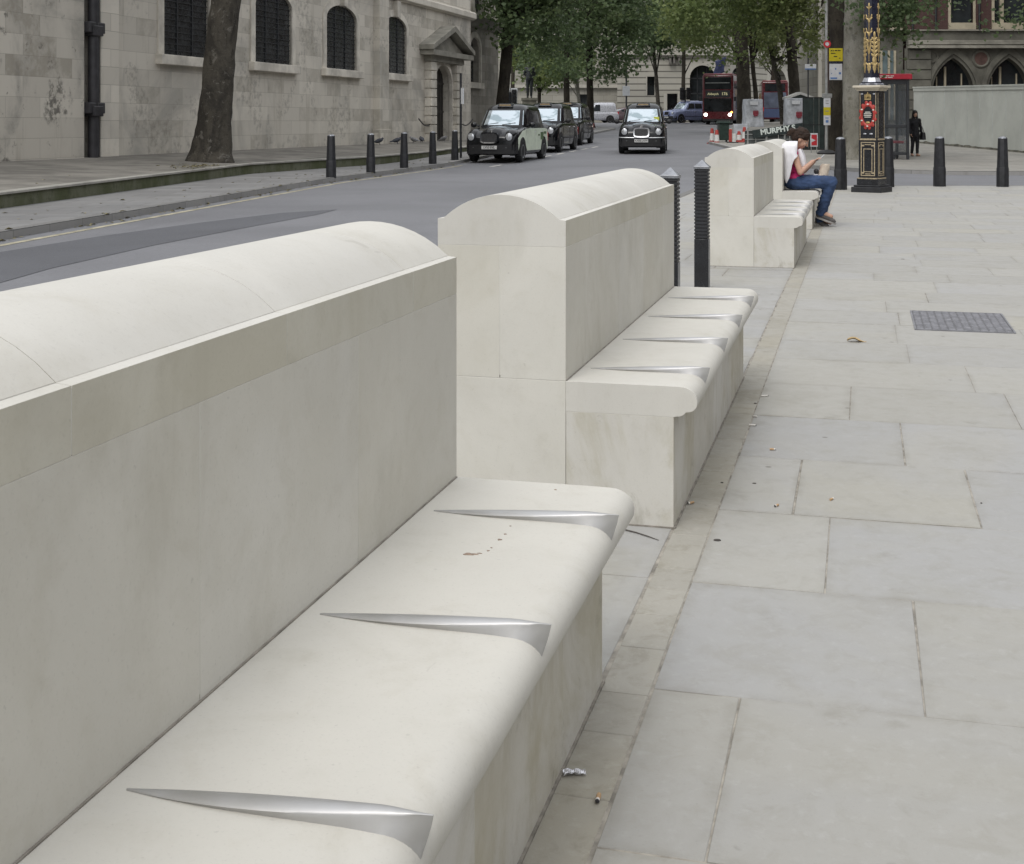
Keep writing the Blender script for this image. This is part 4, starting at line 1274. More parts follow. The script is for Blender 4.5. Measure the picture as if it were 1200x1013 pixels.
for k in range(8):
    R = Matrix.Rotation(k*PI/4, 4, 'Z').to_3x3()
    rr = .127
    def sp_(mb, x, z, rx, rz, ang=0, d=.0):
        Q = R @ Matrix.Rotation(ang, 3, 'Y')
        mb.ell(R @ Vector((x, -rr-d, z)), (rx*1.55, .016, rz*1.12), 8, 6, Q)
    mb = MB()
    if k % 2 == 0:
        mb.tube([R @ Vector((0, -rr-.004, 2.40)), R @ Vector((0, -rr-.002, 3.40))], .007, 6)
        for z in (2.92, 3.17):
            for sx in (-1, 1):
                sp_(mb, sx*.022, z, .012, .05, sx*.9); sp_(mb, sx*.045, z+.05, .009, .04, sx*.25)
            sp_(mb, 0, z-.03, .016, .035)
        for sx in (-1, 1): sp_(mb, sx*.022, 3.38, .008, .034, sx*.8)
        sp_(mb, 0, 3.41, .013, .055)
        for sx in (-1, 1): sp_(mb, sx*.025, 2.66, .010, .12, sx*.12); sp_(mb, sx*.03, 2.78, .012, .035, sx*.7)
    else:
        for j in range(5):
            z = 2.50+j*.075; w_ = .040*(1-.10*j)
            for sx in (-1, 1): sp_(mb, sx*w_*.62, z, .016, .052, sx*.75)
        sp_(mb, 0, 2.88, .017, .06); sp_(mb, 0, 2.62, .014, .2)
        sp_(mb, 0, 2.42, .03, .07)
    sp_(mb, 0, 2.29, .026, .075); sp_(mb, 0, 2.23, .012, .05)
    for sx in (-1, 1): sp_(mb, sx*.024, 2.33, .011, .05, sx*.5)
    mb.build('gold_leafwork', M['gold'], lp, smooth=70)

# ---------------------------------------------------------------- bus shelter
SX, SY = 11.55, 44.0; sz = pave_z(SY)
sh = thing('bus_shelter', 'dark framed glass bus shelter with a bright red roof edge', 'bus shelter', (SX, SY, sz), math.radians(-4))
mb = MB(); mb.box(-.60, .62, -1.9, 1.9, 2.62, 2.80); mb.build('roof', M['shelter_red'], sh, smooth=0, bevel=.02)
mb = MB()
for i, (x0, x1) in enumerate(((-.5, -.34), (-.31, -.12), (-.09, .02), (-.42, -.2), (-.17, -.02))): mb.box(x0, x1, -1.91, -1.899, 2.715-(i > 2)*.05, 2.74-(i > 2)*.05)
mb.build('roof_notice', M['crest_white'], sh, smooth=0)
mb = MB()
for (x, y) in ((.50, -1.75), (.50, 1.75), (-.48, 1.75), (-.48, -1.75), (.50, 0)): mb.box(x-.045, x+.045, y-.045, y+.045, -.02, 2.62)
mb.box(-.5, .5, -1.77, -1.73, 1.02, 1.12); mb.box(.48, .52, -1.7, 1.7, 1.02, 1.12); mb.box(-.5, .5, -1.78, -1.72, 2.46, 2.62); mb.box(-.5, .5, -1.77, -1.73, .12, .2)
mb.box(.47, .53, -1.7, 1.7, .12, .2)
mb.build('frame', M['shelter_frame'], sh, smooth=0, bevel=.006)
mb = MB(); mb.box(-.44, .45, -1.755, -1.745, .2, 1.02); mb.box(-.44, .45, -1.755, -1.745, 1.12, 2.46); mb.box(.495, .505, -1.7, 1.7, .2, 2.5)
mb.build('glazing', M['shelter_glass'], sh, smooth=0)
mb = MB(); mb.box(.1, .44, -1.5, 1.4, .50, .58); mb.build('seat', M['shelter_red'], sh, smooth=0, bevel=.02)
mb = MB(); mb.box(-.1, .28, .9, 1.0, .4, 2.3); mb.build('notice_panel', M['sign_blue'], sh, smooth=0, bevel=.01)
mb = MB(); mb.box(.24, .30, -1.2, -1.14, -.02, .5); mb.box(.24, .30, 1.1, 1.16, -.02, .5); mb.box(-.2, .1, -1.74, -1.6, -.02, .12); mb.build('seat_leg', M['shelter_frame'], sh, smooth=0)

# ---------------------------------------------------------------- bus stop pole
BSY = 46.5; bsx = (968.5-640)/F*BSY; bsz = pave_z(BSY); pz = lambda y: H-(y-143)*BSY/F-bsz
bs = thing('bus_stop', 'tall grey bus stop pole with yellow notice and white timetable panels', 'bus stop', (bsx, BSY, bsz))
mb = MB(); mb.tube([(0, 0, 0), (0, 0, 5.6)], .055, 10); mb.build('pole', M['pole_grey'], bs)
mb = MB(); mb.lathe([(.34, -.02), (.34, .05), (.24, .13), (.09, .16)], 16); mb.build('base_foot', M['trim'], bs)
pw = BSY/F
def panel(nm, x0, x1, y0, y1, mat, marks=(), mk=None, yo=-.075):
    mb = MB(); mb.box(x0*pw, x1*pw, yo, yo+.02, pz(y1), pz(y0)); p = mb.build(nm, mat, bs, smooth=0, bevel=.006)
    if marks:
        mb = MB()
        for (a0, a1, b0, b1) in marks: mb.box(a0*pw, a1*pw, yo-.004, yo, pz(b1), pz(b0))
        mb.build('print', mk, p, smooth=0)
    return p
panel('yellow_notice', 2.6, 18.5, 57, 72, M['sign_yellow'], ((4.5, 6, 59, 60.5), (6.8, 8, 59, 60.5), (9, 12, 59, 60.2), (12.6, 16, 59, 60.2), (4.5, 10, 62.3, 63.3), (8, 12, 66, 67.2), (14, 16, 68, 69)), M['ink'])
panel('flag_frame', 2.6, 19, 72.4, 75, M['navy'])
p = panel('timetable_flag', 3, 18, 75.2, 94, M['sign_white'], ((9.5, 11, 80, 82), (5, 6, 86, 87), (14, 16.5, 85, 87.5), (4, 12, 91, 93)), M['sign_blue'])
panel('white_panel', -3.8, 4.2, 115, 126, M['sign_white'], ((-1.5, 2, 118, 119), (-1.5, 2, 121, 122)), M['pole_grey'], -.085)
panel('yellow_panel', -3.8, 4.2, 126, 135.5, M['sign_yellow'], ((-2, 2, 130, 131),), M['pole_grey'], -.085)
panel('timetable_panel', -3.8, 4.2, 135.5, 147, M['sign_white'], ((-2, 2, 138, 139), (-1.5, 1.8, 141, 144)), M['sign_blue'], -.085)
mb = MB(); mb.box(-5*pw, 6*pw, -.1, .06, pz(115), pz(110)); mb.build('panel_case', M['pole_grey'], bs, smooth=0, bevel=.01)
mb = MB(); Mx = Matrix.Translation((.01, -.07, pz(52))) @ Matrix.Rotation(PI/2, 4, 'X')
mb.lathe([(.07, 0), (.07, .012), (.135, .012), (.135, 0)], 20, Mx); rd = mb.build('roundel', M['sign_red'], bs)
mb = MB(); mb.lathe([(.068, 0), (.068, .01)], 16, Mx); mb.build('roundel_centre', M['sign_white'], rd)

# ---------------------------------------------------------------- road works
hy = 95.0; hz = pave_z(hy); k_ = hy/F
hut = thing('works_hut', 'dark green hut with a pale edged gable roof beyond the sheeted crate', 'hut', ((938-640)*k_, hy, hz))
hw = 12.5*k_; hh = H-(115-143)*k_-hz; hp = H-(109.5-143)*k_-hz
mb = MB(); mb.box(-hw, hw, 0, 1.6, 0, hh); mb.prism([(-hw, hh), (hw, hh), (0, hp-.08)], lambda x, z, d: Vector((x, d, z)), 0, 1.6)
mb.build('body', M['hut_green'], hut, smooth=0, bevel=.01)
mb = MB()
for sx in (-1, 1): mb.prism([(sx*(hw+.25), hh-.12), (sx*(hw+.25), hh+.06), (0, hp+.1), (0, hp-.09)], lambda x, z, d: Vector((x, d, z)), -.07, 1.65)
mb.build('roof_edge', M['pale_edge'], hut, smooth=0, bevel=.008)
mb = MB()
for q in (-.45, 0, .45): mb.box(q-.02, q+.02, -.02, 0, .1, hh-.1)
mb.box(-hw, hw, -.025, 0, .9, .96); mb.build('panel_rib', M['trim'], hut, smooth=0)

def lumpy(name, label, px0, px1, py0, py1, Y, seed, logo, flare=.08):
    z1 = H-(py0-143)*Y/F; zb = pave_z(Y); x0, x1 = (px0-640)/F*Y, (px1-640)/F*Y; w = x1-x0
    t = thing(name, label, 'sheeted crate', ((x0+x1)/2, Y, zb), .15, 'grey sheeted crates at the road works')
    h = z1-zb
    lo = []
    for j in range(9):
        z = h*j/8; q = 1+flare*max(0, 1-j/2)-.06*(j/8)
        lp_ = []
        for i in range(28):
            an = 2*PI*i/28; c, s = math.cos(an), math.sin(an); e = 5
            r = (abs(c)**e+abs(s)**e)**(-1/e)
            n_ = noise.noise((c*2.2+seed, s*2.2, z*2.4))*.05
            lp_.append(Vector((w/2*r*c*q+n_, w/2*r*s*q+n_, z)))
        lo.append(lp_)
    lo.append([p*.9+Vector((0, 0, h*.1+.03)) for p in lo[-1]])
    mb = MB(); mb.loft(lo); mb.build('sheeting', M['grey_sheet'], t, smooth=50)
    mb = MB(); lx, lz, s = logo
    mb.box(lx-s, lx+s, -w/2-.07, -w/2-.03, lz-s*.5, lz+s*.9); mb.box(lx-s*.7, lx+s*.7, -w/2-.07, -w/2-.03, lz-s, lz-s*.55)
    for q in range(3): mb.box(lx-s*.8+q*s*.6, lx-s*.4+q*s*.6, -w/2-.07, -w/2-.03, lz+s*.95, lz+s*1.1)
    mb.build('red_print', M['logo_red'], t, smooth=0)
    mb = MB(); mb.box(-w*.3, w*.12, -w/2-.06, -w/2-.02, h*.80, h*.93); mb.build('pale_label', M['sign_white'], t, smooth=0)
lumpy('sheeted_crate', 'grey sheeted crate with dark red print, right of the thick tree trunk by the bus', 871, 893, 117, 147, 92, 1, (.0, .95, .2))
lumpy('sheeted_crate', 'grey sheeted crate with dark red print, in front of the gabled hut', 919.5, 942, 116, 147, 92, 5, (.1, .85, .22), .02)

Y = 50.5; k_ = Y/F; zb = pave_z(Y)
ds_ = thing('site_screen', 'dark green upright site screen behind the sitting woman and the bus stop pole', 'screen', ((953.5-640)*k_, Y, zb))
zz = lambda y: H-(y-143)*k_-zb
mb = MB()
for i in range(4): mb.box((-12.5+i*6.25)*k_+.006, (-12.5+i*6.25+6.25)*k_-.006, -.02, .02, 0, zz(115))
mb.build('panels', M['hut_green'], ds_, smooth=0, bevel=.006)
mb = MB(); mb.box(-12.9*k_, 12.9*k_, -.035, .03, zz(115), zz(114)); mb.box(-12.9*k_, -12.4*k_, -.03, .03, 0, zz(114)); mb.box(12.4*k_, 12.9*k_, -.03, .03, 0, zz(114)); mb.box(-12.5*k_, 12.5*k_, -.03, -.02, zz(147), zz(146)); mb.build('screen_frame', M['trim'], ds_, smooth=0)
mb = MB(); mb.box(-12.9*k_, 12.9*k_, -.2, .5, -.01, .05); mb.build('foot', M['trim'], ds_, smooth=0)
Y = 52.0; k_ = Y/F; zb = pave_z(Y)
wb = thing('works_board', 'long dark works board with tilted white lettering above the furthest bench', 'sign board', ((914-640)*k_, Y, zb))
zc = H-(153-143)*k_-zb; rl = math.radians(8.6)
Rm = Matrix.Translation((0, 0, zc)) @ Matrix.Rotation(-rl, 4, 'Y')
mb = MB(); mb.box(-1.12, 1.25, -.02, .02, -.17, .17, Rm); mb.build('board', M['board_black'], wb, smooth=0, bevel=.006)
text_obj('MURPHY S', .30, M['letter_white'], wb, Matrix.Translation((-.09, -.024, zc+.015)) @ Matrix.Rotation(-rl, 4, 'Y') @ Matrix.Rotation(PI/2, 4, 'X'), sx=1.02, bold=.012)
mb = MB()
for x in (-1.3, -.55, .2, .95): mb.box(x-.03, x+.03, .03, .08, -.02, zc+.1)
for z in (.15, .35, .55, .7): mb.box(-1.4, 1.3, .035, .06, z, z+.03)
mb.build('barrier_frame', M['pole_grey'], wb, smooth=0)
mb = MB()
for i in range(6): mb.box(-1.42+i*.46, -1.42+i*.46+.44, .065, .085, .08, zc-.02+i*.03)
mb.build('barrier_panels', plain('dark_grey_mesh', (.06, .068, .068), .7, var=.4, scale=3), wb, smooth=0)

Y = 47.5; k_ = Y/F; zb = pave_z(Y)
rs = thing('red_arrow_sign', 'small red and white arrow sign in front of the dark green hut', 'sign', ((954-640)*k_, Y, zb), .1)
zc = H-(164-143)*k_-zb
mb = MB(); mb.box(-.14, .14, -.012, .012, zc-.26, zc+.24); mb.build('sign_plate', M['sign_white'], rs, smooth=0, bevel=.01)
mb = MB(); mb.box(-.105, .105, -.018, -.012, zc-.21, zc+.19); pl = mb.build('red_field', M['sign_red'], rs, smooth=0)
mb = MB(); mb.prism([(-.10, zc-.09), (-.10, zc+.05), (.05, zc-.02)], lambda x, z, d: Vector((x, d, z)), -.024, -.018); mb.build('white_arrow', M['sign_white'], pl, smooth=0)
mb = MB(); mb.box(-.12, -.09, 0, .03, -.02, zc-.2); mb.box(.09, .12, 0, .03, -.02, zc-.2); mb.build('stand_leg', M['pole_grey'], rs, smooth=0)

def cone(px, py, hpx, Y, label, kind=0):
    t = thing('traffic_cone', label, 'traffic cone', ((px-640)/F*Y, Y, road_z(Y) if px < 845 else pave_z(Y)), .2, 'red and white traffic cones at the road works')
    h = hpx*Y/F; r = .13
    mb = MB(); mb.box(-.2, .2, -.2, .2, 0, .05); mb.build('cone_base', M['cone_red'], t, smooth=0, bevel=.01)
    mb = MB(); f = (.06, .22, .22, .66, .66, 1.0)
    mb.lathe([(r, .04), (r*.95, h*.22)], 14, mi=0); mb.lathe([(r*.95, h*.22), (r*.72, h*.68)], 14, mi=1); mb.lathe([(r*.72, h*.68), (r*.5, h), (.02, h+.01)], 14, mi=0)
    mb.build('cone_body', [M['cone_red'], M['cone_white']], t, smooth=40)
cone(834.5, 168, 18, 60, 'tall red and white traffic cone, outermost on the road side of the green bin')
cone(840, 168, 17, 59, 'red and white traffic cone standing against the dark green bin')
cone(866, 166, 13, 59, 'short red and white traffic cone between the bin and the taller cone')
cone(872.3, 166, 17, 60, 'red topped traffic cone under the pale grey board')
Y = 58.5; k_ = Y/F
rb = thing('plank_barrier', 'upright red and white barrier post beside the dark green bin', 'barrier', ((857-640)*k_, Y, pave_z(Y)))
mb = MB(); mb.box(-.11, .03, -.03, .03, 0, .62); mb.build('red_post', M['cone_red'], rb, smooth=0, bevel=.01)
mb = MB(); mb.box(.05, .20, -.03, .03, 0, .42); mb.build('white_post', M['cone_white'], rb, smooth=0, bevel=.01)
mb = MB(); mb.box(-.2, .3, -.15, .15, -.01, .04); mb.build('foot', M['trim'], rb, smooth=0)
Y = 62.0; k_ = Y/F
gb = thing('grey_board', 'pale grey site board standing behind the red and white cones', 'board', ((868-640)*k_, Y, pave_z(Y)))
zz = lambda y: H-(y-143)*k_-pave_z(Y)
mb = MB(); mb.box(-.36, .34, -.02, .02, zz(157), zz(145.5)); mb.build('board', M['grey_sheet'], gb, smooth=0, bevel=.01)
mb = MB(); mb.box(-.38, -.34, -.03, .03, -.02, zz(145)); mb.box(.34, .38, -.03, .03, -.02, zz(145)); mb.build('post', M['pole_grey'], gb, smooth=0)
Y = 59.5; k_ = Y/F
bn = thing('wheelie_bin', 'dark green wheeled bin among the red and white cones', 'bin', ((847.5-640)*k_, Y, road_z(Y)+.1), .1)
mb = MB(); mb.box(-.23, .23, -.25, .25, .08, .86); mb.build('body', M['bin_green'], bn, smooth=0, bevel=.03)
mb = MB(); mb.box(-.29, .29, -.31, .31, .86, .93); mb.box(-.25, .25, -.27, .27, .93, .98); mb.build('lid', M['bin_green'], bn, smooth=0, bevel=.03)
mb = MB()
for sx in (-1, 1): mb.lathe([(.09, -.03), (.09, .03)], 14, Matrix.Translation((sx*.2, .2, .09)) @ Matrix.Rotation(PI/2, 4, 'Y'))
mb.build('wheels', M['trim'], bn)

# ---------------------------------------------------------------- signals, poles, statue
def signal(px, Y, ytop, label, white=False):
    zb = pave_z(Y); k = Y/F; t = thing('traffic_light', label, 'traffic light', ((px-640)*k, Y, zb))
    zt = H-(ytop-143)*k-zb
    mb = MB(); mb.tube([(0, 0, -.02), (0, 0, zt-.2)], .07, 8); mb.build('pole', M['shelter_frame'], t)
    for x in (-.28, .28):
        mb = MB(); mb.box(x-.19, x+.19, -.2, .1, zt-1.05, zt); s = mb.build('signal_head', M['trim'], t, smooth=0, bevel=.03)
        mb = MB()
        for j in range(3): mb.lathe([(.10, 0), (.12, .1)], 12, Matrix.Translation((x, -.2, zt-.18-j*.33)) @ Matrix.Rotation(PI/2, 4, 'X'))
        mb.build('lens_hood', M['gloss_black'], s)
        if white:
            mb = MB(); mb.box(x-.25, x+.25, .1, .13, zt-1.15, zt+.1); mb.build('backing_board', M['sign_white'], t, smooth=0)
signal(803, 112, 103, 'pair of black traffic lights beside the pale blue taxi')
signal(598, 96, 105, 'pair of traffic lights with white backing boards behind the first parked taxi', True)
def pole(name, label, px, Y, ytop, boxes, r=.06, zb=None):
    zb = pave_z(Y) if zb is None else zb
    k = Y/F; t = thing(name, label, 'sign pole', ((px-640)*k, Y, zb))
    mb = MB(); mb.tube([(0, 0, -.02), (0, 0, H-(ytop-143)*k-zb)], r, 8); mb.build('pole', M['shelter_frame'], t)
    for (nm, x0, x1, y0, y1, mat) in boxes:
        mb = MB(); mb.box((x0-px)*k, (x1-px)*k, -r-.05, -r-.01, H-(y1-143)*k-zb, H-(y0-143)*k-zb); mb.build(nm, mat, t, smooth=0, bevel=.01)
    return t
pole('sign_pole', 'thin black pole with a tall white sign behind the oncoming taxi', 734, 128, 52, (('white_sign', 729.5, 738, 101, 112.5, M['sign_white']),), .09)
pole('street_sign_pole', 'thin pole with a small white and blue street sign beside the pale pilastered corner', 947, 90, 28, (('white_sign', 943, 956, 75.5, 80.5, M['sign_white']), ('blue_edge', 943, 956, 80.5, 82, M['sign_blue'])), .05)
t = pole('parking_sign_pole', 'slim black pole with a narrow white parking sign beside the church door', 540, 43.5, 86, (), .04)
mb = MB(); mb.box(-.02, .16, -.02, .02, 1.83, 2.38, Matrix.Rotation(-.9, 4, 'Z')); mb.build('white_sign', M['sign_white'], t, smooth=0)
fl = thing('flag', 'small dark blue flag hanging above the arches of the far building', 'flag', (18.6, 134.3, 7.0))
mb = MB(); mb.tube([(0, .6, -.4), (0, -.8, 1.2)], .05, 6); mb.build('flag_staff', M['pole_grey'], fl)
mb = MB(); mb.grid(lambda a, b: Vector((.1-a*1.1+.1*math.sin(b*6), -.8+b*.4+.1*math.sin(a*7), 1.1-b*1.6-a*.5)), 8, 8); mb.build('flag_cloth', plain('flag_blue', (.05, .06, .13), .9, var=.4, scale=1), fl, solid=.02)

# pigeons in front of the church door
def pigeon(px, mat, rz, label):
    bp = 188.6-.0451*px+1.4
    Y = .86*F/(bp-CY); t = thing('pigeon', label, 'pigeon', ((px-640)/F*Y, Y, .435), rz, 'pigeons below the church wall')
    mb = MB(); R = Matrix.Rotation(-.35, 3, 'Y')
    mb.ell((0, 0, .15), (.17, .08, .085), 12, 8, R); mb.ell((.14, 0, .235), (.042, .035, .04), 10, 6)
    capsule(mb, (.10, 0, .17), (.14, 0, .23), .05, .033); capsule(mb, (-.12, 0, .12), (-.27, 0, .085), .04, .022); capsule(mb, (.17, 0, .23), (.205, 0, .222), .012, .005)
    for s in (-1, 1): mb.ell((-.03, s*.07, .155), (.15, .022, .06), 10, 6, R); capsule(mb, (.02, s*.035, .09), (.025, s*.035, .012), .014, .01); capsule(mb, (.025, s*.035, .01), (.07, s*.04, .008), .011, .008)
    remesh(mb, 'body', mat, t, .012, 2)
for i, (px, m_, rz, lab) in enumerate(((444, 'pigeon', 0, 'dark pigeon resting at the foot of the church pilaster'), (465, 'pigeon', .4, 'dark pigeon walking beneath the last barred church window'),
     (485, 'pigeon_pale', 2.8, 'pale and dark pigeon midway between the window and the church door'), (494, 'pigeon', 1.9, 'small dark upright pigeon close to the door pilaster'), (520, 'pigeon_pale', -.6, 'grey pigeon standing right before the church doorstep'))):
    pigeon(px, M[m_], rz, lab)

# ---------------------------------------------------------------- litter and the cover in the paving
def butt(px, py, rz, L, label, orange=True, Lr=.0038):
    p = gp(px, py, .001); t = thing('cigarette_butt', label, 'cigarette butt', p, rz, 'cigarette ends on the paving')
    Mx = Matrix.Translation((0, 0, Lr)) @ Matrix.Rotation(PI/2, 4, 'Y')
    mb = MB(); mb.lathe([(Lr, 0), (Lr*1.02, L*.5), (Lr*.9, L*.68)], 10, Mx); mb.build('filter', M['butt_orange'] if orange else M['butt_white'], t)
    mb = MB(); mb.lathe([(Lr*.93, L*.68), (Lr, L*.93)], 10, Mx); mb.build('paper', M['butt_white'], t)
    mb = MB(); mb.lathe([(Lr, L*.93), (Lr*.7, L)], 10, Mx); mb.build('ash', M['ash'], t)
butt(702, 934, -1.75, .026, 'orange tipped cigarette butt with burnt end lying on the joint beside the nearest bench', True, .0045)
butt(813, 590, -2.6, .026, 'dark ended cigarette butt close against the base of the second bench')
butt(912, 593, -2.3, .022, 'short cigarette butt with orange tip on the joint of a bluish slab')
butt(973, 587, .9, .022, 'faint cigarette butt lying on the broad beige slab')
butt(892, 465, .1, .034, 'long white cigarette end lying across the edge strip, uppermost of three', False)
butt(887, 489.5, 2.2, .02, 'stubby white cigarette end, middle of three by the strip', False)
butt(878, 499, -.35, .03, 'bent white cigarette end, lowest of three by the strip', False)
butt(902, 527.5, -.2, .024, 'dark stubbed cigarette end on a bluish slab near a scratch', True)
p = gp(673, 908, 0)
fo = MB(); fo.grid(lambda a, b: Vector((-.022+a*.044, -.009+b*.018, .003+.004*abs(math.sin(a*9+b*3))+.003*math.sin(b*8+a*4))), 14, 8)
tag(fo.build('foil_scrap', M['foil'], None, loc=p, rz=.15, smooth=0, solid=.0006), 'crumpled silver foil scrap on the edging setts beside the nearest bench', 'litter')
p = gp(1004, 400.5, 0)
fo = MB(); fo.grid(lambda a, b: Vector((-.055+a*.11, (-.03+b*.06)*math.sin(PI*(.06+.88*a))*(1+.3*math.sin(a*14)), .003+.02*abs(b-.5)+.012*math.sin(a*5))), 12, 6)
tag(fo.build('fallen_leaf', M['tan_leaf'], None, loc=p, rz=-.15, smooth=0, solid=.0008), 'single curled tan leaf lying on the wide pavement', 'leaf')
p = gp(730, 621.5, 0); q = gp(772, 634, 0)
mb = MB(); mb.tube([Vector((0, 0, .003)), (q-p)*.35+Vector((.004, .003, .003)), (q-p)*.7+Vector((0, .004, .003)), (q-p)+Vector((0, 0, .002))], [.0025, .002, .0018, .001], 6)
tag(mb.build('twig', M['grit'], None, loc=p), 'thin dark twig lying between the two nearest benches', 'twig')
mb = MB()
for (px, py, r) in ((840.5, 633.5, .011), (884, 567, .007), (1058, 304, .018), (846, 566, .005), (885, 473, .006), (1150, 590, .003), (990, 255, .015)):
    p = gp(px, py, 0)
    mb.lathe([(r, 0), (r*.9, .0022), (r*.3, .003)], 9, Matrix.Translation(p) @ Matrix.Diagonal((1.1, .9, 1, 1)))
tag(mb.build('grit', M['grit'], None), kind='stuff')
# cast cover
mc = thing('access_cover', 'grey cast iron access cover with a wavy tread set in the pavement', 'cover', uv(.615, 8.655, 0), -A)
mb = MB(); mb.box(-.285, .285, -.395, .395, -.03, .0035); mb.build('plate', M['iron_dark'], mc, smooth=0, bevel=.002)
mb = MB(); mb.box(-.297, -.286, -.405, .405, -.03, .006); mb.box(.286, .297, -.405, .405, -.03, .006); mb.box(-.286, .286, -.405, -.396, -.03, .006); mb.box(-.286, .286, .396, .405, -.03, .006); mb.build('frame', M['iron_cover'], mc, smooth=0)
mb = MB()
for i in range(12):
    for j in range(15):
        x, y = -.262+i*.0476, -.365+j*.052
        Mx = Matrix.Translation((x, y, 0)) @ Matrix.Rotation((.5 if (i//2+j//2) % 2 else .15)+.1, 4, 'Z')
        mb.box(-.021, .021, -.0105, .0105, .0036, .008, Mx, top=(.8, .6))
mb.build('tread', M['iron_cover'], mc, smooth=0)

# fallen leaves along the church kerb
mb = MB(); r2 = random.Random(3)
def lf(x, y, z, s):
    an = r2.uniform(0, 6.3); c, sn = math.cos(an)*s, math.sin(an)*s; t_ = r2.uniform(0, .5)*s
    mb.face([Vector((x-c, y-sn, z)), Vector((x+sn*.6, y-c*.6, z+t_)), Vector((x+c, y+sn, z)), Vector((x-sn*.6, y+c*.6, z+t_))])
for _ in range(420):
    p = r2.choice([q for q in kerbL if 8 < q.y < 44]); o = r2.gauss(.07, .07) if r2.random() < .75 else r2.uniform(-1.6, 0)
    lf(p.x+o, p.y+r2.uniform(-.7, .7), (road_z(p.y) if o > 0 else pave_z(p.y))+.008, r2.uniform(.02, .055))
for _ in range(150):
    p = gp(228+r2.gauss(0, 16), 195.5+r2.gauss(0, 1.5), .30); lf(p.x, p.y, .315, r2.uniform(.02, .06))
for _ in range(80):
    p = r2.choice([q for q in edgeT if 12 < q.y < 46]); o = r2.uniform(.3, 3.0)
    lf(p.x-o, p.y+r2.uniform(-.7, .7), zt(p.y)+.015+o*.016, r2.uniform(.02, .05)) 
tag(mb.build('fallen_leaves', M['dry_leaf'], None, smooth=0), kind='stuff')
# local axes: front of the vehicle towards -Y
def sec(hw, zb, zt, y, shoulder=.10, n=1):
    p = [(0, zb), (hw-.10, zb), (hw-.02, zb+.06), (hw, zb+(zt-zb)*.35), (hw-.005, zt-shoulder*1.6), (hw-.035, zt-shoulder*.7), (hw-.11, zt-shoulder*.12), (hw*.55, zt+.012), (0, zt+.02)]
    full = p + [(-x, z) for x, z in p[-2:0:-1]]
    return [Vector((x, y, z)) for x, z in full]
class House:
    """greenhouse of a car: rounded plan loops at several heights"""
    def __init__(s, L, n=6): s.L = L; s.n = n
    def at(s, z):
        L = s.L
        if z <= L[0][0]: return L[0][1:]
        for a, b in zip(L, L[1:]):
            if z <= b[0]:
                f = (z-a[0])/(b[0]-a[0]); return [a[i]+(b[i]-a[i])*f for i in (1, 2, 3)]
        return L[-1][1:]
    def loop(s, z, k=32):
        y0, y1, w = s.at(z); c, l = (y0+y1)/2, (y1-y0)/2; out = []
        for i in range(k):
            a = 2*PI*(i+.5)/k; ca, sa = math.cos(a), math.sin(a)
            out.append(Vector((w*math.copysign(abs(ca)**(2/s.n), ca), c+l*math.copysign(abs(sa)**(2/s.n), sa), z)))
        return out
    def front(s, x, z, off, rear=False):
        y0, y1, w = s.at(z); c, l = (y0+y1)/2, (y1-y0)/2
        d = l*(max(0, 1-abs(x/w)**s.n))**(1/s.n)
        return Vector((x, c+(d+off) if rear else c-d-off, z))
    def side(s, y, z, sg, off):
        y0, y1, w = s.at(z); c, l = (y0+y1)/2, (y1-y0)/2
        return Vector((sg*(w*(max(0, 1-abs((y-c)/l)**s.n))**(1/s.n)+off), y, z))
    def wfront(s, z): return s.at(z)[2]

def wheel(t, x, y, r, w, sg, steer=0):
    Mx = Matrix.Translation((x, y, r)) @ Matrix.Rotation(steer, 4, 'Z') @ Matrix.Rotation(sg*PI/2, 4, 'Y')
    mb = MB(); mb.lathe([(r*.6, -w/2), (r*.93, -w/2), (r, -w/2+.03), (r, w/2-.03), (r*.93, w/2), (r*.62, w/2)], 22, Mx); wh = mb.build('wheel', M['tyre'], t)
    mb = MB(); mb.lathe([(.02, w/2-.02), (r*.18, w/2-.01), (r*.2, w/2-.05), (r*.5, w/2-.03), (r*.6, w/2+.006), (r*.64, w/2+.004), (r*.64, w/2-.04)], 20, Mx); mb.build('rim', M['rim'], wh)

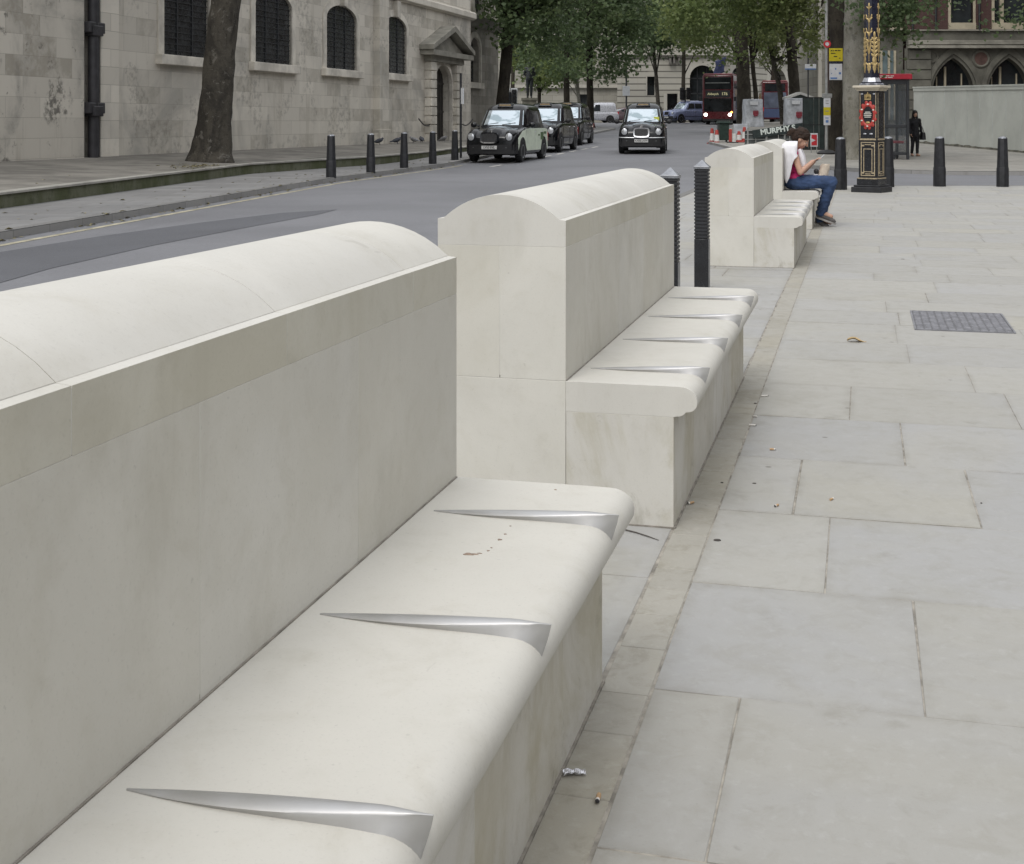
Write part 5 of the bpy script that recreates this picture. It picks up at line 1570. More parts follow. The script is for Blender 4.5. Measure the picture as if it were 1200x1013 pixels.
def taxi(loc, rz, label, paint='car_black', livery=False, grille_chrome=False, group='black taxis', plate='', driver=False):
    t = thing('london_taxi', label, 'taxi', loc, rz, group)
    P = M[paint]
    st = [(-2.27, .66, .34, .66), (-2.25, .76, .28, .74), (-2.17, .83, .24, .82), (-2.0, .865, .22, .93), (-1.7, .88, .21, .985), (-1.3, .885, .21, 1.02), (-1.0, .89, .21, 1.06), (-.6, .89, .21, 1.08), (1.2, .89, .21, 1.08), (1.75, .885, .22, 1.07), (2.05, .87, .25, 1.03), (2.2, .83, .28, .96), (2.27, .75, .33, .86)]
    mb = MB(); mb.loft([sec(hw, zb, zt, y) for y, hw, zb, zt in st])
    # bonnet swell and round wings
    mb.loft([[Vector((x*w, y, z+h*(1-abs(x)**2.5))) for x in np.linspace(-1, 1, 11)] for y, w, z, h in ((-2.20, .36, .70, .14), (-2.14, .42, .80, .18), (-1.9, .47, .88, .17), (-1.4, .55, .95, .14), (-.98, .62, 1.02, .09))], cap=False, closed=False)
    for sg in (-1, 1): mb.ell((sg*.63, -1.78, .80), (.235, .46, .215), 14, 10)
    body = mb.build('body', P, t, smooth=50)
    hs = House([(1.04, -1.05, 2.10, .83), (1.12, -.98, 2.06, .815), (1.60, -.52, 1.86, .715), (1.70, -.38, 1.76, .66), (1.775, -.18, 1.6, .55), (1.81, .1, 1.35, .38)])
    mb = MB(); mb.loft([hs.loop(z) for z in (1.03, 1.12, 1.25, 1.4, 1.6, 1.7, 1.775, 1.81)]); mb.build('cabin', P, t, smooth=60)
    def patch(name, fn, x0f, x1f, z0, z1, mat, par=t, n=10):
        mb = MB(); mb.grid(lambda a, b: fn(a, z0+(z1-z0)*b), n, 5); return mb.build(name, mat, par, smooth=60)
    ws = patch('windscreen', lambda a, z: hs.front((-1+2*a)*hs.wfront(z)*.90, z, .009), 0, 1, 1.13, 1.585, M['screen'])
    patch('rear_window', lambda a, z: hs.front((-1+2*a)*hs.wfront(z)*.8, z, .008, True), 0, 1, 1.2, 1.56, M['side_glass'])
    for sg in (-1, 1):
        for (y0, y1) in ((-.55, .25), (.33, 1.18), (1.26, 1.72)):
            patch('side_window', lambda a, z: hs.side((y0+(y1-y0)*a)+(max(0, (z-1.13))*.55 if y0 < 0 and a < .3 else 0)-(max(0, z-1.13)*.25 if y1 > 1.5 and a > .7 else 0), z, sg, .006), 0, 1, 1.15, 1.56, M['side_glass'])
        # mirrors
        mb = MB(); capsule(mb, (sg*.84, -.72, 1.10), (sg*.97, -.74, 1.12), .03, .03); mb.ell((sg*1.02, -.75, 1.13), (.11, .07, .085), 10, 7); mb.build('mirror', M['trim'] if not livery else M['car_black'], t)
        # lamps
        mb = MB(); Mx = Matrix.Translation((sg*.64, -2.235, .775)) @ Matrix.Rotation(PI/2, 4, 'X') @ Matrix.Rotation(sg*.12, 4, 'Y')
        mb.lathe([(.13, -.12), (.135, .03), (.118, .045)], 20, Mx); hl = mb.build('headlight', P, t)
        mb = MB(); mb.lathe([(.117, .02), (.112, .046), (.07, .066), (.0, .072)], 20, Mx); mb.build('lens', M['lampglass'], hl)
        mb = MB(); mb.ell((sg*.55, -2.285, .45), (.06, .03, .035), 10, 6); mb.build('fog_lamp', M['lampglass'], t)
        mb = MB(); mb.box(sg*.80-.05, sg*.80+.05, 2.19, 2.25, .6, .9); mb.build('tail_light', M['red_light'], t, bevel=.02)
        # sill, door lines and handles
        for y in (-.98, .29, 1.22): mb = MB(); mb.box(sg*.892-.004, sg*.892+.004, y, y+.012, .30, 1.0); mb.build('door_line', M['trim'], t, smooth=0)
        if not livery: mb = MB(); mb.box(sg*.893-.008, sg*.893+.008, -1.0, 1.3, .50, .535); mb.build('rubbing_strip', M['trim'], t, smooth=0)
        for y in (.12, 1.05):
            mb = MB(); mb.box(sg*.895-.012, sg*.895+.012, y, y+.16, .90, .925); mb.build('door_handle', M['chrome'], t, smooth=0, bevel=.005)
        for y in (-1.43, 1.45):
            mb = MB(); pts = [(.40*math.cos(a), .33+.40*math.sin(a)) for a in np.linspace(-.35, PI+.35, 18)]
            mb.prism(pts, lambda b, z, d: Vector((d, y+b, z)), sg*.55, sg*.8935); mb.build('wheel_arch', M['trim'], t, smooth=40)
            wheel(t, sg*.79, y, .325, .21, sg)
    mb = MB(); mb.loft([[Vector((x, y, z)) for z in (.26, .34, .46, .54)] for x, y in ((-.88, -1.95), (-.80, -2.22), (-.62, -2.31), (0, -2.335), (.62, -2.31), (.80, -2.22), (.88, -1.95))], cap=False, closed=False)
    mb.build('bumper', M['trim'], t, smooth=40)
    if grille_chrome:
        mb = MB(); mb.tube([(-.86, -2.05, .575), (-.79, -2.24, .57), (-.6, -2.325, .565), (0, -2.345, .56), (.6, -2.325, .565), (.79, -2.24, .57), (.86, -2.05, .575)], .016, 8); mb.build('bumper_strip', M['chrome'], t)
    # grille
    lo = [[Vector((w*math.copysign(abs(math.cos(a))**.45, math.cos(a)), -2.385+(z-.66)*.30, z)) for a, z in [(a, .745+h*math.copysign(abs(math.sin(a))**.45, math.sin(a))) for a in np.linspace(0, 2*PI, 29)[:-1]]] for w, h in ((.30, .165),)][0]
    mb = MB()
    ring2 = [Vector((p.x*.86, p.y-.012, .745+(p.z-.745)*.80)) for p in lo]; ring0 = [Vector((p.x*1.02, p.y+.20, p.z)) for p in lo]
    mb.loft([ring0, [p+Vector((0, -.03, 0)) for p in lo], ring2], cap=False); mb.build('grille_surround', M['chrome'] if grille_chrome else P, t, smooth=50)
    mb = MB(); mb.face(ring2)
    for k in range(-4, 5):
        x = k*.055; mb.loft([[Vector((x-.008, -2.415+(z-.66)*.30, z)), Vector((x+.008, -2.415+(z-.66)*.30, z)), Vector((x+.008, -2.38+(z-.66)*.30, z)), Vector((x-.008, -2.38+(z-.66)*.30, z))] for z in (.63, .86)])
    mb.build('grille', M['trim'], t, smooth=0)
    # plate
    mb = MB(); mb.box(-.26, .26, -2.372, -2.352, .40, .51); pl = mb.build('number_plate', M['plate'], t, smooth=0, bevel=.006)
    if plate: text_obj(plate, .10, M['ink'], pl, face_front(0, -2.376, .455), sx=.95)
    # roof sign
    mb = MB(); mb.loft([[Vector((x*w, y, z)) for x, z in ((-.28, 1.68), (.28, 1.68), (.25, zt), (-.25, zt))] for y, zt, w in ((-.45, 1.70, 1), (-.36, 1.80, 1), (-.10, 1.82, .9), (.05, 1.80, .7))]); sg_ = mb.build('roof_sign', P, t, bevel=.015)
    mb = MB(); mb.box(-.20, .20, -.425, -.395, 1.715, 1.775, Matrix.Translation((0, 0, 0))); mb.build('sign_lens', M['taxi_sign'], sg_, smooth=0, bevel=.006)
    # wipers
    mb = MB()
    for x0 in (-.55, .05): mb.tube([hs.front(x0, 1.14, .02), hs.front(x0+.45, 1.20, .022)], .009, 5)
    mb.build('wiper', M['trim'], ws, smooth=40)
    if livery:
        for sg in (1, -1):
            lo = []
            for y in np.linspace(-1.95, 2.1, 40):
                i = max(k for k in range(len(st)) if st[k][0] <= y+1e-6); a, b = st[i], st[min(i+1, len(st)-1)]
                f = (y-a[0])/max(1e-6, b[0]-a[0]); hw = a[1]+(b[1]-a[1])*f; zt = a[3]+(b[3]-a[3])*f
                zl = .34
                for wy in (-1.43, 1.45):
                    if abs(y-wy) < .42: zl = max(zl, .33+math.sqrt(.43**2-(y-wy)**2))
                zh = zt-.05-max(0, (-y-1.45))*.30
                lo.append([Vector((sg*(hw+.006), y, min(zl, zh-.02))), Vector((sg*(hw+.007), y, (min(zl, zh-.02)+zh)/2)), Vector((sg*(hw+.004), y, zh))])
            mb = MB(); mb.loft(lo, cap=False, closed=False); lv = mb.build('livery_panel', M['livery'], t, smooth=60)
            mb = MB()
            for (y0, y1, z0, z1) in ((.95, 1.35, .66, .90), (.62, .82, .78, .84), (1.42, 1.75, .84, .92)):
                mb.box(sg*.899-.003, sg*.899+.003, y0, y1, z0, z1)
            mb.build('livery_print', M['livery_dark'], lv, smooth=0)
    t.scale = (1, 1, 1.08)
    if driver:
        mb = MB(); mb.box(hs.wfront(1.3)*.55, hs.wfront(1.3)*.82, -.93, -.91, 1.16, 1.30, Matrix.Translation((0, .06, 0))); mb.build('dashboard_card', M['hi_vis'], t, smooth=0)
    return t

taxi((-1.29, 43.95, road_z(43.5)), -A, 'parked black taxi with pale green advert along its side, nearest of the rank', livery=True, plate='LV53 EVL')
taxi((.04, 52.0, road_z(51.5)), -math.radians(12.5), 'parked black taxi in the middle of the rank, behind the green sided one')
taxi((1.04, 59.6, road_z(59)), -math.radians(11), 'parked black taxi hindmost in the rank, mostly hidden')
taxi((3.87, 50.8, road_z(50)), -math.radians(6.5), 'oncoming black taxi with a chrome framed grille in the middle of the road', grille_chrome=True, plate='KX08 LNW', driver=True, group='black taxis')
taxi((12.3, 112.5, road_z(112.5)), -math.radians(52), 'pale blue taxi crossing in front of the far arches', paint='car_blue', group='black taxis')['group'] = 'vehicles on the far street'

def simple_car(name, label, cat, loc, rz, paint, L, W, Ht, van=False):
    t = thing(name, label, cat, loc, rz, 'vehicles on the far street')
    P = M[paint]; h = L/2
    st = [(-h, W*.40, .35, .62), (-h+.1, W*.46, .26, .74), (-h+.5, W*.49, .22, .86), (-h+1.1, W*.5, .22, .95), (h-.5, W*.5, .22, .98), (h-.1, W*.48, .26, .95), (h, W*.44, .34, .85)]
    mb = MB(); mb.loft([sec(hw, zb, zt, y) for y, hw, zb, zt in st]); mb.build('body', P, t, smooth=50)
    yr = h-.12 if van else h-.35
    hs = House([(.92, -h+.95, yr, W*.47), (1.02, -h+1.08, yr-.02, W*.465), (Ht-.12, -h+1.95, yr-(.1 if van else .55), W*.41), (Ht, -h+2.3, yr-(.25 if van else .9), W*.33)])
    mb = MB(); mb.loft([hs.loop(z) for z in (.92, 1.02, (1.02+Ht)/2, Ht-.12, Ht)]); mb.build('cabin', P, t, smooth=60)
    mb = MB(); mb.grid(lambda a, b: hs.front((-1+2*a)*hs.wfront(1.04+(Ht-1.2)*b)*.88, 1.04+(Ht-1.2)*b, .01), 8, 4); mb.build('windscreen', M['screen'], t, smooth=60)
    for sg in (-1, 1):
        for (y0, y1) in (((-h+1.7, -h+2.45),) if van else ((-h+1.75, -.05), (.05, yr-.75))):
            mb = MB(); mb.grid(lambda a, b: hs.side(y0+(y1-y0)*a, 1.04+(Ht-1.24)*b, sg, .008), 6, 3); mb.build('side_window', M['side_glass'], t, smooth=60)
        for y in (-h+.85, h-.85):
            mb = MB(); pts = [(.38*math.cos(a), .31+.38*math.sin(a)) for a in np.linspace(-.35, PI+.35, 16)]
            mb.prism(pts, lambda b, z, d: Vector((d, y+b, z)), sg*.5, sg*(W*.5+.005)); mb.build('wheel_arch', M['trim'], t, smooth=40)
            wheel(t, sg*(W*.5-.1), y, .31, .2, sg)
        mb = MB(); mb.ell((sg*W*.36, -h+.09, .68), (.16, .08, .09), 10, 6); mb.build('headlight', M['lampglass'], t)
        mb = MB(); mb.box(sg*W*.44-.05, sg*W*.44+.05, h-.1, h-.03, .75, 1.0); mb.build('tail_light', M['red_light'], t, smooth=0)
    return t
simple_car('silver_van', 'small silver van passing behind the tree trunk on the island', 'van', (4.3, 115, road_z(115)), -math.radians(76), 'car_silver', 4.2, 1.75, 1.82, True)
simple_car('dark_car', 'dark car with pale roof following behind the silver van', 'car', (7.0, 121, 1.2), -math.radians(60), 'car_dark', 4.2, 1.75, 1.45)
simple_car('white_car', 'white car half hidden behind the hindmost parked taxi', 'car', (1.2, 121, 1.2), -math.radians(80), 'car_white', 4.2, 1.75, 1.5)

def bus(loc, rz, label, lights=True, Hh=4.15):
    t = thing('double_decker_bus', label, 'bus', loc, rz, 'vehicles on the far street')
    w, h = 1.26, 5.3
    mb = MB(); mb.box(-w, w, -h, h, .32, Hh-.1); mb.build('body', M['red_bus'], t, smooth=30, bevel=.14, seg=3)
    mb = MB(); mb.box(-w+.08, w-.08, -h+.08, h-.1, Hh-.12, Hh); mb.build('roof', M['red_bus_pale'], t, smooth=30, bevel=.06)
    e = -h if lights else h; s = -1 if lights else 1
    def pan(nm, x0, x1, z0, z1, mat, d=.012):
        mb = MB(); mb.box(x0, x1, min(e, e+s*d), max(e, e+s*d), z0, z1); return mb.build(nm, mat, t, smooth=0, bevel=.004)
    if lights:
        pan('upper_windscreen', -1.08, 1.08, 2.85, 3.85, M['bus_glass']); ds = pan('destination_board', -1.0, 1.0, 2.2, 2.78, M['ink'], .016)
        pan('lower_windscreen', -1.12, 1.12, 1.05, 2.15, M['bus_glass'])
        text_obj('Aldwych', .26, M['dest_text'], ds, face_front(-.38, -h-.022, 2.48)); text_obj('176', .34, M['dest_text'], ds, face_front(.55, -h-.022, 2.48))
        for x in (-.98, .98):
            mb = MB(); mb.ell((x, -h-.01, .80), (.13, .05, .12), 12, 8); mb.build('headlight', M['headlight_on'], t)
        mb = MB(); mb.ell((1.12, -h-.0, 1.0), (.09, .05, .08), 12, 8); mb.build('indicator', M['indicator_on'], t)
        pan('bumper', -1.2, 1.2, .30, .45, M['trim'], .03)
        mb = MB(); mb.box(-1.0, .95, -h-.013, -h-.002, 3.36, 3.40); mb.build('handrail', M['pole_grey'], t, smooth=0)
        for x in (-w-.16, w+.16): mb = MB(); mb.box(x-.1, x+.1, -h-.25, -h-.1, 1.9, 2.25); mb.build('mirror', M['trim'], t, smooth=0, bevel=.03)
    else:
        pan('upper_rear_window', -.95, .95, 3.0, 3.75, M['bus_glass']); pan('rear_advert', -1.05, 1.05, 1.4, 2.9, plain('blue_grey_advert', (.085, .10, .14), .5, var=.4, scale=1))
        pan('engine_cover', -1.05, 1.05, .5, 1.35, plain('dark_blue_cover', (.05, .07, .14), .5))
        for x in (-1.12, 1.12): mb = MB(); mb.box(x-.08, x+.08, h, h+.03, 1.1, 1.5); mb.build('tail_light', M['red_light'], t, smooth=0)
    for sg in (-1, 1):
        mb = MB(); mb.box(sg*w-.01, sg*w+.01, -h+.5, h-.3, 2.95, 3.75); mb.build('upper_window', M['bus_glass'], t, smooth=0)
        mb = MB(); mb.box(sg*w-.01, sg*w+.01, -h+1.6, h-1.2, 1.25, 2.05); mb.build('lower_window', M['bus_glass'], t, smooth=0)
        mb = MB(); mb.box(sg*w-.012, sg*w+.012, -h+1.2, h-2, 2.2, 2.85); mb.build('side_advert', plain('tan_advert', (.25, .16, .07), .5, var=.4, scale=1.3), t, smooth=0)
        for y in (-h+2.4, h-2.6): wheel(t, sg*(w-.14), y, .48, .28, sg)
    return t
bus((15.3, 109.0, road_z(105)), -math.radians(15), 'red double-decker bus with lit headlights coming round the corner')
bus((22.6, 127.5, 1.2), math.radians(172), 'second red double-decker bus seen from behind beyond the sheeted crates', lights=False, Hh=4.05)
bpy.context.view_layer.update()
def finger_set(mb, c, fwd, side, up, L=.075, curl=.6, thumb=1):
    """palm and five bent fingers growing from c"""
    c, fwd, side, up = (Vector(x).normalized() if i else Vector(x) for i, x in enumerate((c, fwd, side, up)))
    mb.ell(c, (.042, .034, .02), 10, 8, Matrix((fwd, side, up)).transposed())
    for k, (o, l) in enumerate(((-.027, .9), (-.009, 1.05), (.009, 1.0), (.026, .78))):
        p0 = c+fwd*.032+side*o
        p1 = p0+(fwd*math.cos(curl*.5)-up*math.sin(curl*.5))*L*l*.45
        p2 = p1+(fwd*math.cos(curl*1.3)-up*math.sin(curl*1.3))*L*l*.33
        p3 = p2+(fwd*math.cos(curl*2.1)-up*math.sin(curl*2.1))*L*l*.25
        capsule(mb, p0, p1, .009, .0085, 8); capsule(mb, p1, p2, .0085, .008, 8); capsule(mb, p2, p3, .008, .007, 8)
    p0 = c-fwd*.012+side*thumb*.030; p1 = p0+(fwd*.6+side*thumb*.6-up*.2)*.04; p2 = p1+(fwd*.9+side*thumb*.1-up*.3)*.03
    capsule(mb, p0, p1, .011, .010, 8); capsule(mb, p1, p2, .010, .008, 8)

def head_solids(mb, c, fwd, up, s=1.0):
    """skull, jaw, nose, ears, neck root; c is the skull centre, fwd where the face looks"""
    f = Vector(fwd).normalized(); u = (Vector(up)-f*Vector(up).dot(f)).normalized(); r = u.cross(f)
    Q = Matrix((f, r, u)).transposed(); c = Vector(c)
    W = lambda a, b, d: c+(f*a+r*b+u*d)*s
    mb.ell(W(-.008, 0, .025), (.098*s, .076*s, .095*s), 16, 12, Q)
    mb.ell(W(.030, 0, -.045), (.066*s, .060*s, .078*s), 14, 10, Q)
    mb.ell(W(.058, 0, -.098), (.032*s, .034*s, .022*s), 10, 8, Q)            # chin
    capsule(mb, W(.088, 0, .012), W(.112, 0, -.030), .010*s, .014*s, 8)      # nose
    capsule(mb, W(.082, -.03, .022), W(.082, .03, .022), .014*s, .014*s, 8)  # brow
    for b in (-1, 1):
        mb.ell(W(.072, b*.036, -.03), (.025*s, .022*s, .026*s), 8, 6, Q)      # cheek
        mb.ell(W(-.005, b*.078, -.018), (.022*s, .010*s, .034*s), 10, 8, Q)    # ear
    return W, Q

# ---------------------------------------------------------------- the woman sitting on the furthest bench
wm = thing('person', 'woman in blue jeans, magenta top and white cardigan sitting with her phone', 'person', uv(-.775, 16.15, .45), -A)
O = Vector((0, 0, -.45))
V = lambda x, y, z: Vector((x, y, z))+O
hip = {s: V(-.02, s*.09, .545) for s in (-1, 1)}
knee = {-1: V(.415, -.085, .555), 1: V(.40, .10, .545)}
ank = {-1: V(.285, -.005, .175), 1: V(.275, .055, .095)}
sho = {s: V(-.055, s*.165, .965) for s in (-1, 1)}
elb = {-1: V(.045, -.225, .675), 1: V(.07, .215, .675)}
wri = {-1: V(.185, -.095, .80), 1: V(.20, .075, .80)}
fw = Vector((.80, .06, -.60)); upv = Vector((.55, 0, .83))
hc = V(.045, 0, 1.083)
mb = MB()
mb.ell(V(-.04, 0, .60), (.115, .165, .10), 14, 10); capsule(mb, V(-.045, 0, .62), V(-.075, 0, .82), .105, .115)
mb.ell(V(-.07, 0, .86), (.105, .165, .125), 14, 10)
capsule(mb, sho[-1], sho[1], .055, .055); capsule(mb, V(-.045, 0, .97), V(.015, 0, 1.06), .052, .046)
for s in (-1, 1):
    capsule(mb, hip[s], knee[s], .080, .055); capsule(mb, knee[s], ank[s], .052, .036); capsule(mb, ank[s], ank[s]+Vector((.12, 0, -.05)), .036, .028)
    capsule(mb, sho[s], elb[s], .046, .037); capsule(mb, elb[s], wri[s], .036, .025)
    fdir = (wri[s]-elb[s]).normalized()*.6+Vector((.35, -s*.25, .1))
    finger_set(mb, wri[s]+fdir.normalized()*.045, fdir, (0, 1, 0) if s < 0 else (0, -1, 0), (.1, -s*.9, -.5) if False else (0, s*1.0, .25), thumb=1, curl=.75)
W, Q = head_solids(mb, hc, fw, upv)
remesh(mb, 'body', M['skin'], wm, .0065, 5)
# face
mb = MB()
for b in (-1, 1): mb.ell(W(.083, b*.031, -.002), (.010, .013, .006), 8, 6, Q)
mb.build('eyes', M['eye'], wm)
mb = MB()
for b in (-1, 1): capsule(mb, W(.092, b*.018, .024), W(.086, b*.046, .024), .004, .003, 6); mb.ell(W(.091, b*.031, -.004), (.004, .006, .004), 8, 6, Q)
mb.build('eyebrows', M['hair'], wm)
mb = MB(); capsule(mb, W(.096, -.018, -.068), W(.096, .018, -.068), .006, .006, 8); mb.build('lips', M['lips'], wm)
mb = MB()
mb.ell(W(-.018, 0, .040), (.107, .086, .098), 18, 14, Q); mb.ell(W(-.055, 0, -.01), (.068, .078, .085), 14, 10, Q)
for b in (-1, 1): mb.ell(W(.02, b*.06, .055), (.06, .03, .045), 12, 8, Q); capsule(mb, W(.02, b*.082, .03), W(-.04, b*.082, -.01), .012, .012, 8)
mb.ell(W(-.135, 0, .005), (.052, .058, .05), 14, 10, Q); mb.ell(W(-.155, .02, -.03), (.035, .045, .04), 10, 8, Q); capsule(mb, W(-.14, -.02, -.03), W(-.165, -.03, -.07), .03, .012)
capsule(mb, W(.05, -.03, .098), W(-.09, .0, .10), .02, .02)
remesh(mb, 'hair', M['hair'], wm, .008, 2, wrinkle=.005, wf=30)
# clothes
mb = MB(); capsule(mb, V(-.045, 0, .60), V(-.072, 0, .82), .122, .124); mb.ell(V(-.035, 0, .60), (.130, .178, .10), 14, 10); mb.ell(V(-.066, 0, .86), (.118, .168, .125), 14, 10)
for s in (-1, 1): capsule(mb, sho[s]+Vector((0, -s*.03, 0)), sho[s]+(elb[s]-sho[s])*.22, .056, .052)
mb.ell(V(.005, 0, .80), (.075, .13, .08), 12, 8)
remesh(mb, 'magenta_top', M['pink_top'], wm, .010, 4, wrinkle=.008, wf=16)
mb = MB(); mb.ell(V(-.045, 0, .555), (.145, .182, .105), 14, 10)
for s in (-1, 1):
    capsule(mb, hip[s], knee[s], .098, .074); capsule(mb, knee[s], knee[s]+(ank[s]-knee[s])*.55, .072, .066); capsule(mb, knee[s]+(ank[s]-knee[s])*.5, knee[s]+(ank[s]-knee[s])*1.03, .066, .060)
    for q in (.25, .45, .7): p = knee[s]+(ank[s]-knee[s])*q; mb.ell(p+Vector((-.02, 0, 0)), (.07, .064, .02), 10, 6)
remesh(mb, 'jeans', M['jeans'], wm, .010, 3, wrinkle=.008, wf=15)
for s, d in ((-1, Vector((.24, .01, -.085))), (1, Vector((.15, -.05, -.10)))):
    e = ank[s]+Vector((-.02, 0, -.03)); n_ = d.normalized(); up_ = Vector((0, 0, 1))-n_*n_.z; up_.normalize(); sd = n_.cross(up_)
    Qs = Matrix((n_, sd, up_)).transposed()
    mb = MB(); mb.ell(e+n_*.02, (.055, .042, .052), 12, 8, Qs); mb.ell(e+n_*.10-up_*.008, (.085, .044, .040), 12, 8, Qs); mb.ell(e+n_*.17-up_*.016, (.05, .045, .030), 12, 8, Qs); capsule(mb, ank[s]+Vector((0, 0, .02)), e, .044, .046)
    sh_ = remesh(mb, 'shoe', M['shoe'], wm, .008, 3)
    mb = MB()
    lo = []
    for zz, k in ((-.052, .96), (-.030, 1.0)):
        lo.append([e+n_*(.095+.135*math.cos(a_)*k)+sd*(.046*math.sin(a_)*k*(1 if math.cos(a_) > -.3 else .85))+up_*zz for a_ in np.linspace(0, 2*PI, 25)[:-1]])
    mb.loft(lo); mb.build('sole', M['shoe_sole'], sh_, smooth=40)
# cardigan laid over her shoulders
def drape(a, b):
    ph = math.radians(-62-236*a) if True else 0     # near front, round the back, to the far front
    deg = -62-236*a
    key = [(-62, .87), (-78, .83), (-92, .75), (-106, .60), (-118, .535), (-130, .60), (-148, .665), (-170, .695), (-200, .68), (-240, .62), (-262, .60), (-285, .75), (-298, .82)]
    for (d0, z0), (d1, z1) in zip(key, key[1:]):
        if d1 <= deg <= d0: hem = z0+(z1-z0)*(deg-d0)/(d1-d0); break
    else: hem = .8
    prof = [(0, .062, .066, 1.045, -.02), (.14, .10, .14, 1.040, -.035), (.30, .128, .235, 1.0, -.05), (.5, .136, .262, .90, -.06), (1, .134, .262, hem, -.05)]
    for p0, p1 in zip(prof, prof[1:]):
        if b <= p1[0]+1e-9:
            f = (b-p0[0])/(p1[0]-p0[0]); rx, ry, z, cx_ = (p0[i]+(p1[i]-p0[i])*f for i in (1, 2, 3, 4)); break
    fold = 1+(.045*math.sin(a*34)+.03*math.sin(a*19+2))*b
    x = cx_+rx*math.cos(ph)*fold*(1.05 if math.cos(ph) < 0 else .9)
    y = ry*math.sin(ph)*fold
    return V(max(x, -.20), y, z)
mb = MB(); mb.grid(drape, 64, 22); mb.build('white_cardigan', M['white_cloth'], wm, smooth=70, solid=.009)
mb = MB()
for s in (-1, 1): mb.tube([V(.02, s*.13, .95), V(.055, s*.14, .86), V(.075, s*.13, .76), V(.08, s*.12, .70)], [.03, .036, .034, .022], 8)
mb.build('cardigan_sleeve', M['white_cloth'], wm, smooth=60)

ph = thing('phone', 'small pale phone held in the sitting woman\'s hands', 'phone', wm.matrix_basis @ V(.275, -.01, .835) if False else uv(-.775+.278, 16.14, .842), -A)
mb = MB(); R = Matrix.Rotation(-.75, 4, 'Y'); mb.box(-.065, .065, -.034, .034, -.005, .004, R); mb.build('case', M['phone'], ph, smooth=0, bevel=.004)
mb = MB(); mb.box(-.056, .056, -.030, .030, .004, .005, R); mb.build('screen', M['dark_glass'], ph, smooth=0)
bag_s = .82
bg = thing('paper_bag', 'crumpled beige bag resting on the sitting woman\'s lap', 'bag', uv(-.775+.30, 16.16, .63), -A)
mb = MB(); lo = []
for j in range(8):
    q = j/7; lo.append([Vector(((.085+.02*noise.noise((k*.7, j*.6, 1)))*math.cos(2*PI*k/16)*(1-.25*q)+.05*q, (.07+.02*noise.noise((k*.6, j*.5, 4)))*math.sin(2*PI*k/16)*(1-.2*q), -.02+.19*q+.012*noise.noise((k*.8, j, 7)))) for k in range(16)])
mb.loft(lo); mb.build('bag_body', M['bag_beige'], bg, smooth=50)
mb = MB(); mb.ell((-.085, -.06, .06), (.038, .03, .042), 10, 8); mb.build('dark_pouch', M['black_leather'], bg)
wc = MB(); wc.grid(lambda a, b: Vector((-.16+.26*a, -.11+.2*b, -.035+.03*math.sin(a*5)+.014*math.sin(b*9+a*3))), 14, 10)
wc.build('white_wrap', M['white_cloth'], bg, smooth=60, solid=.006)
bg.scale = (bag_s, bag_s, bag_s)

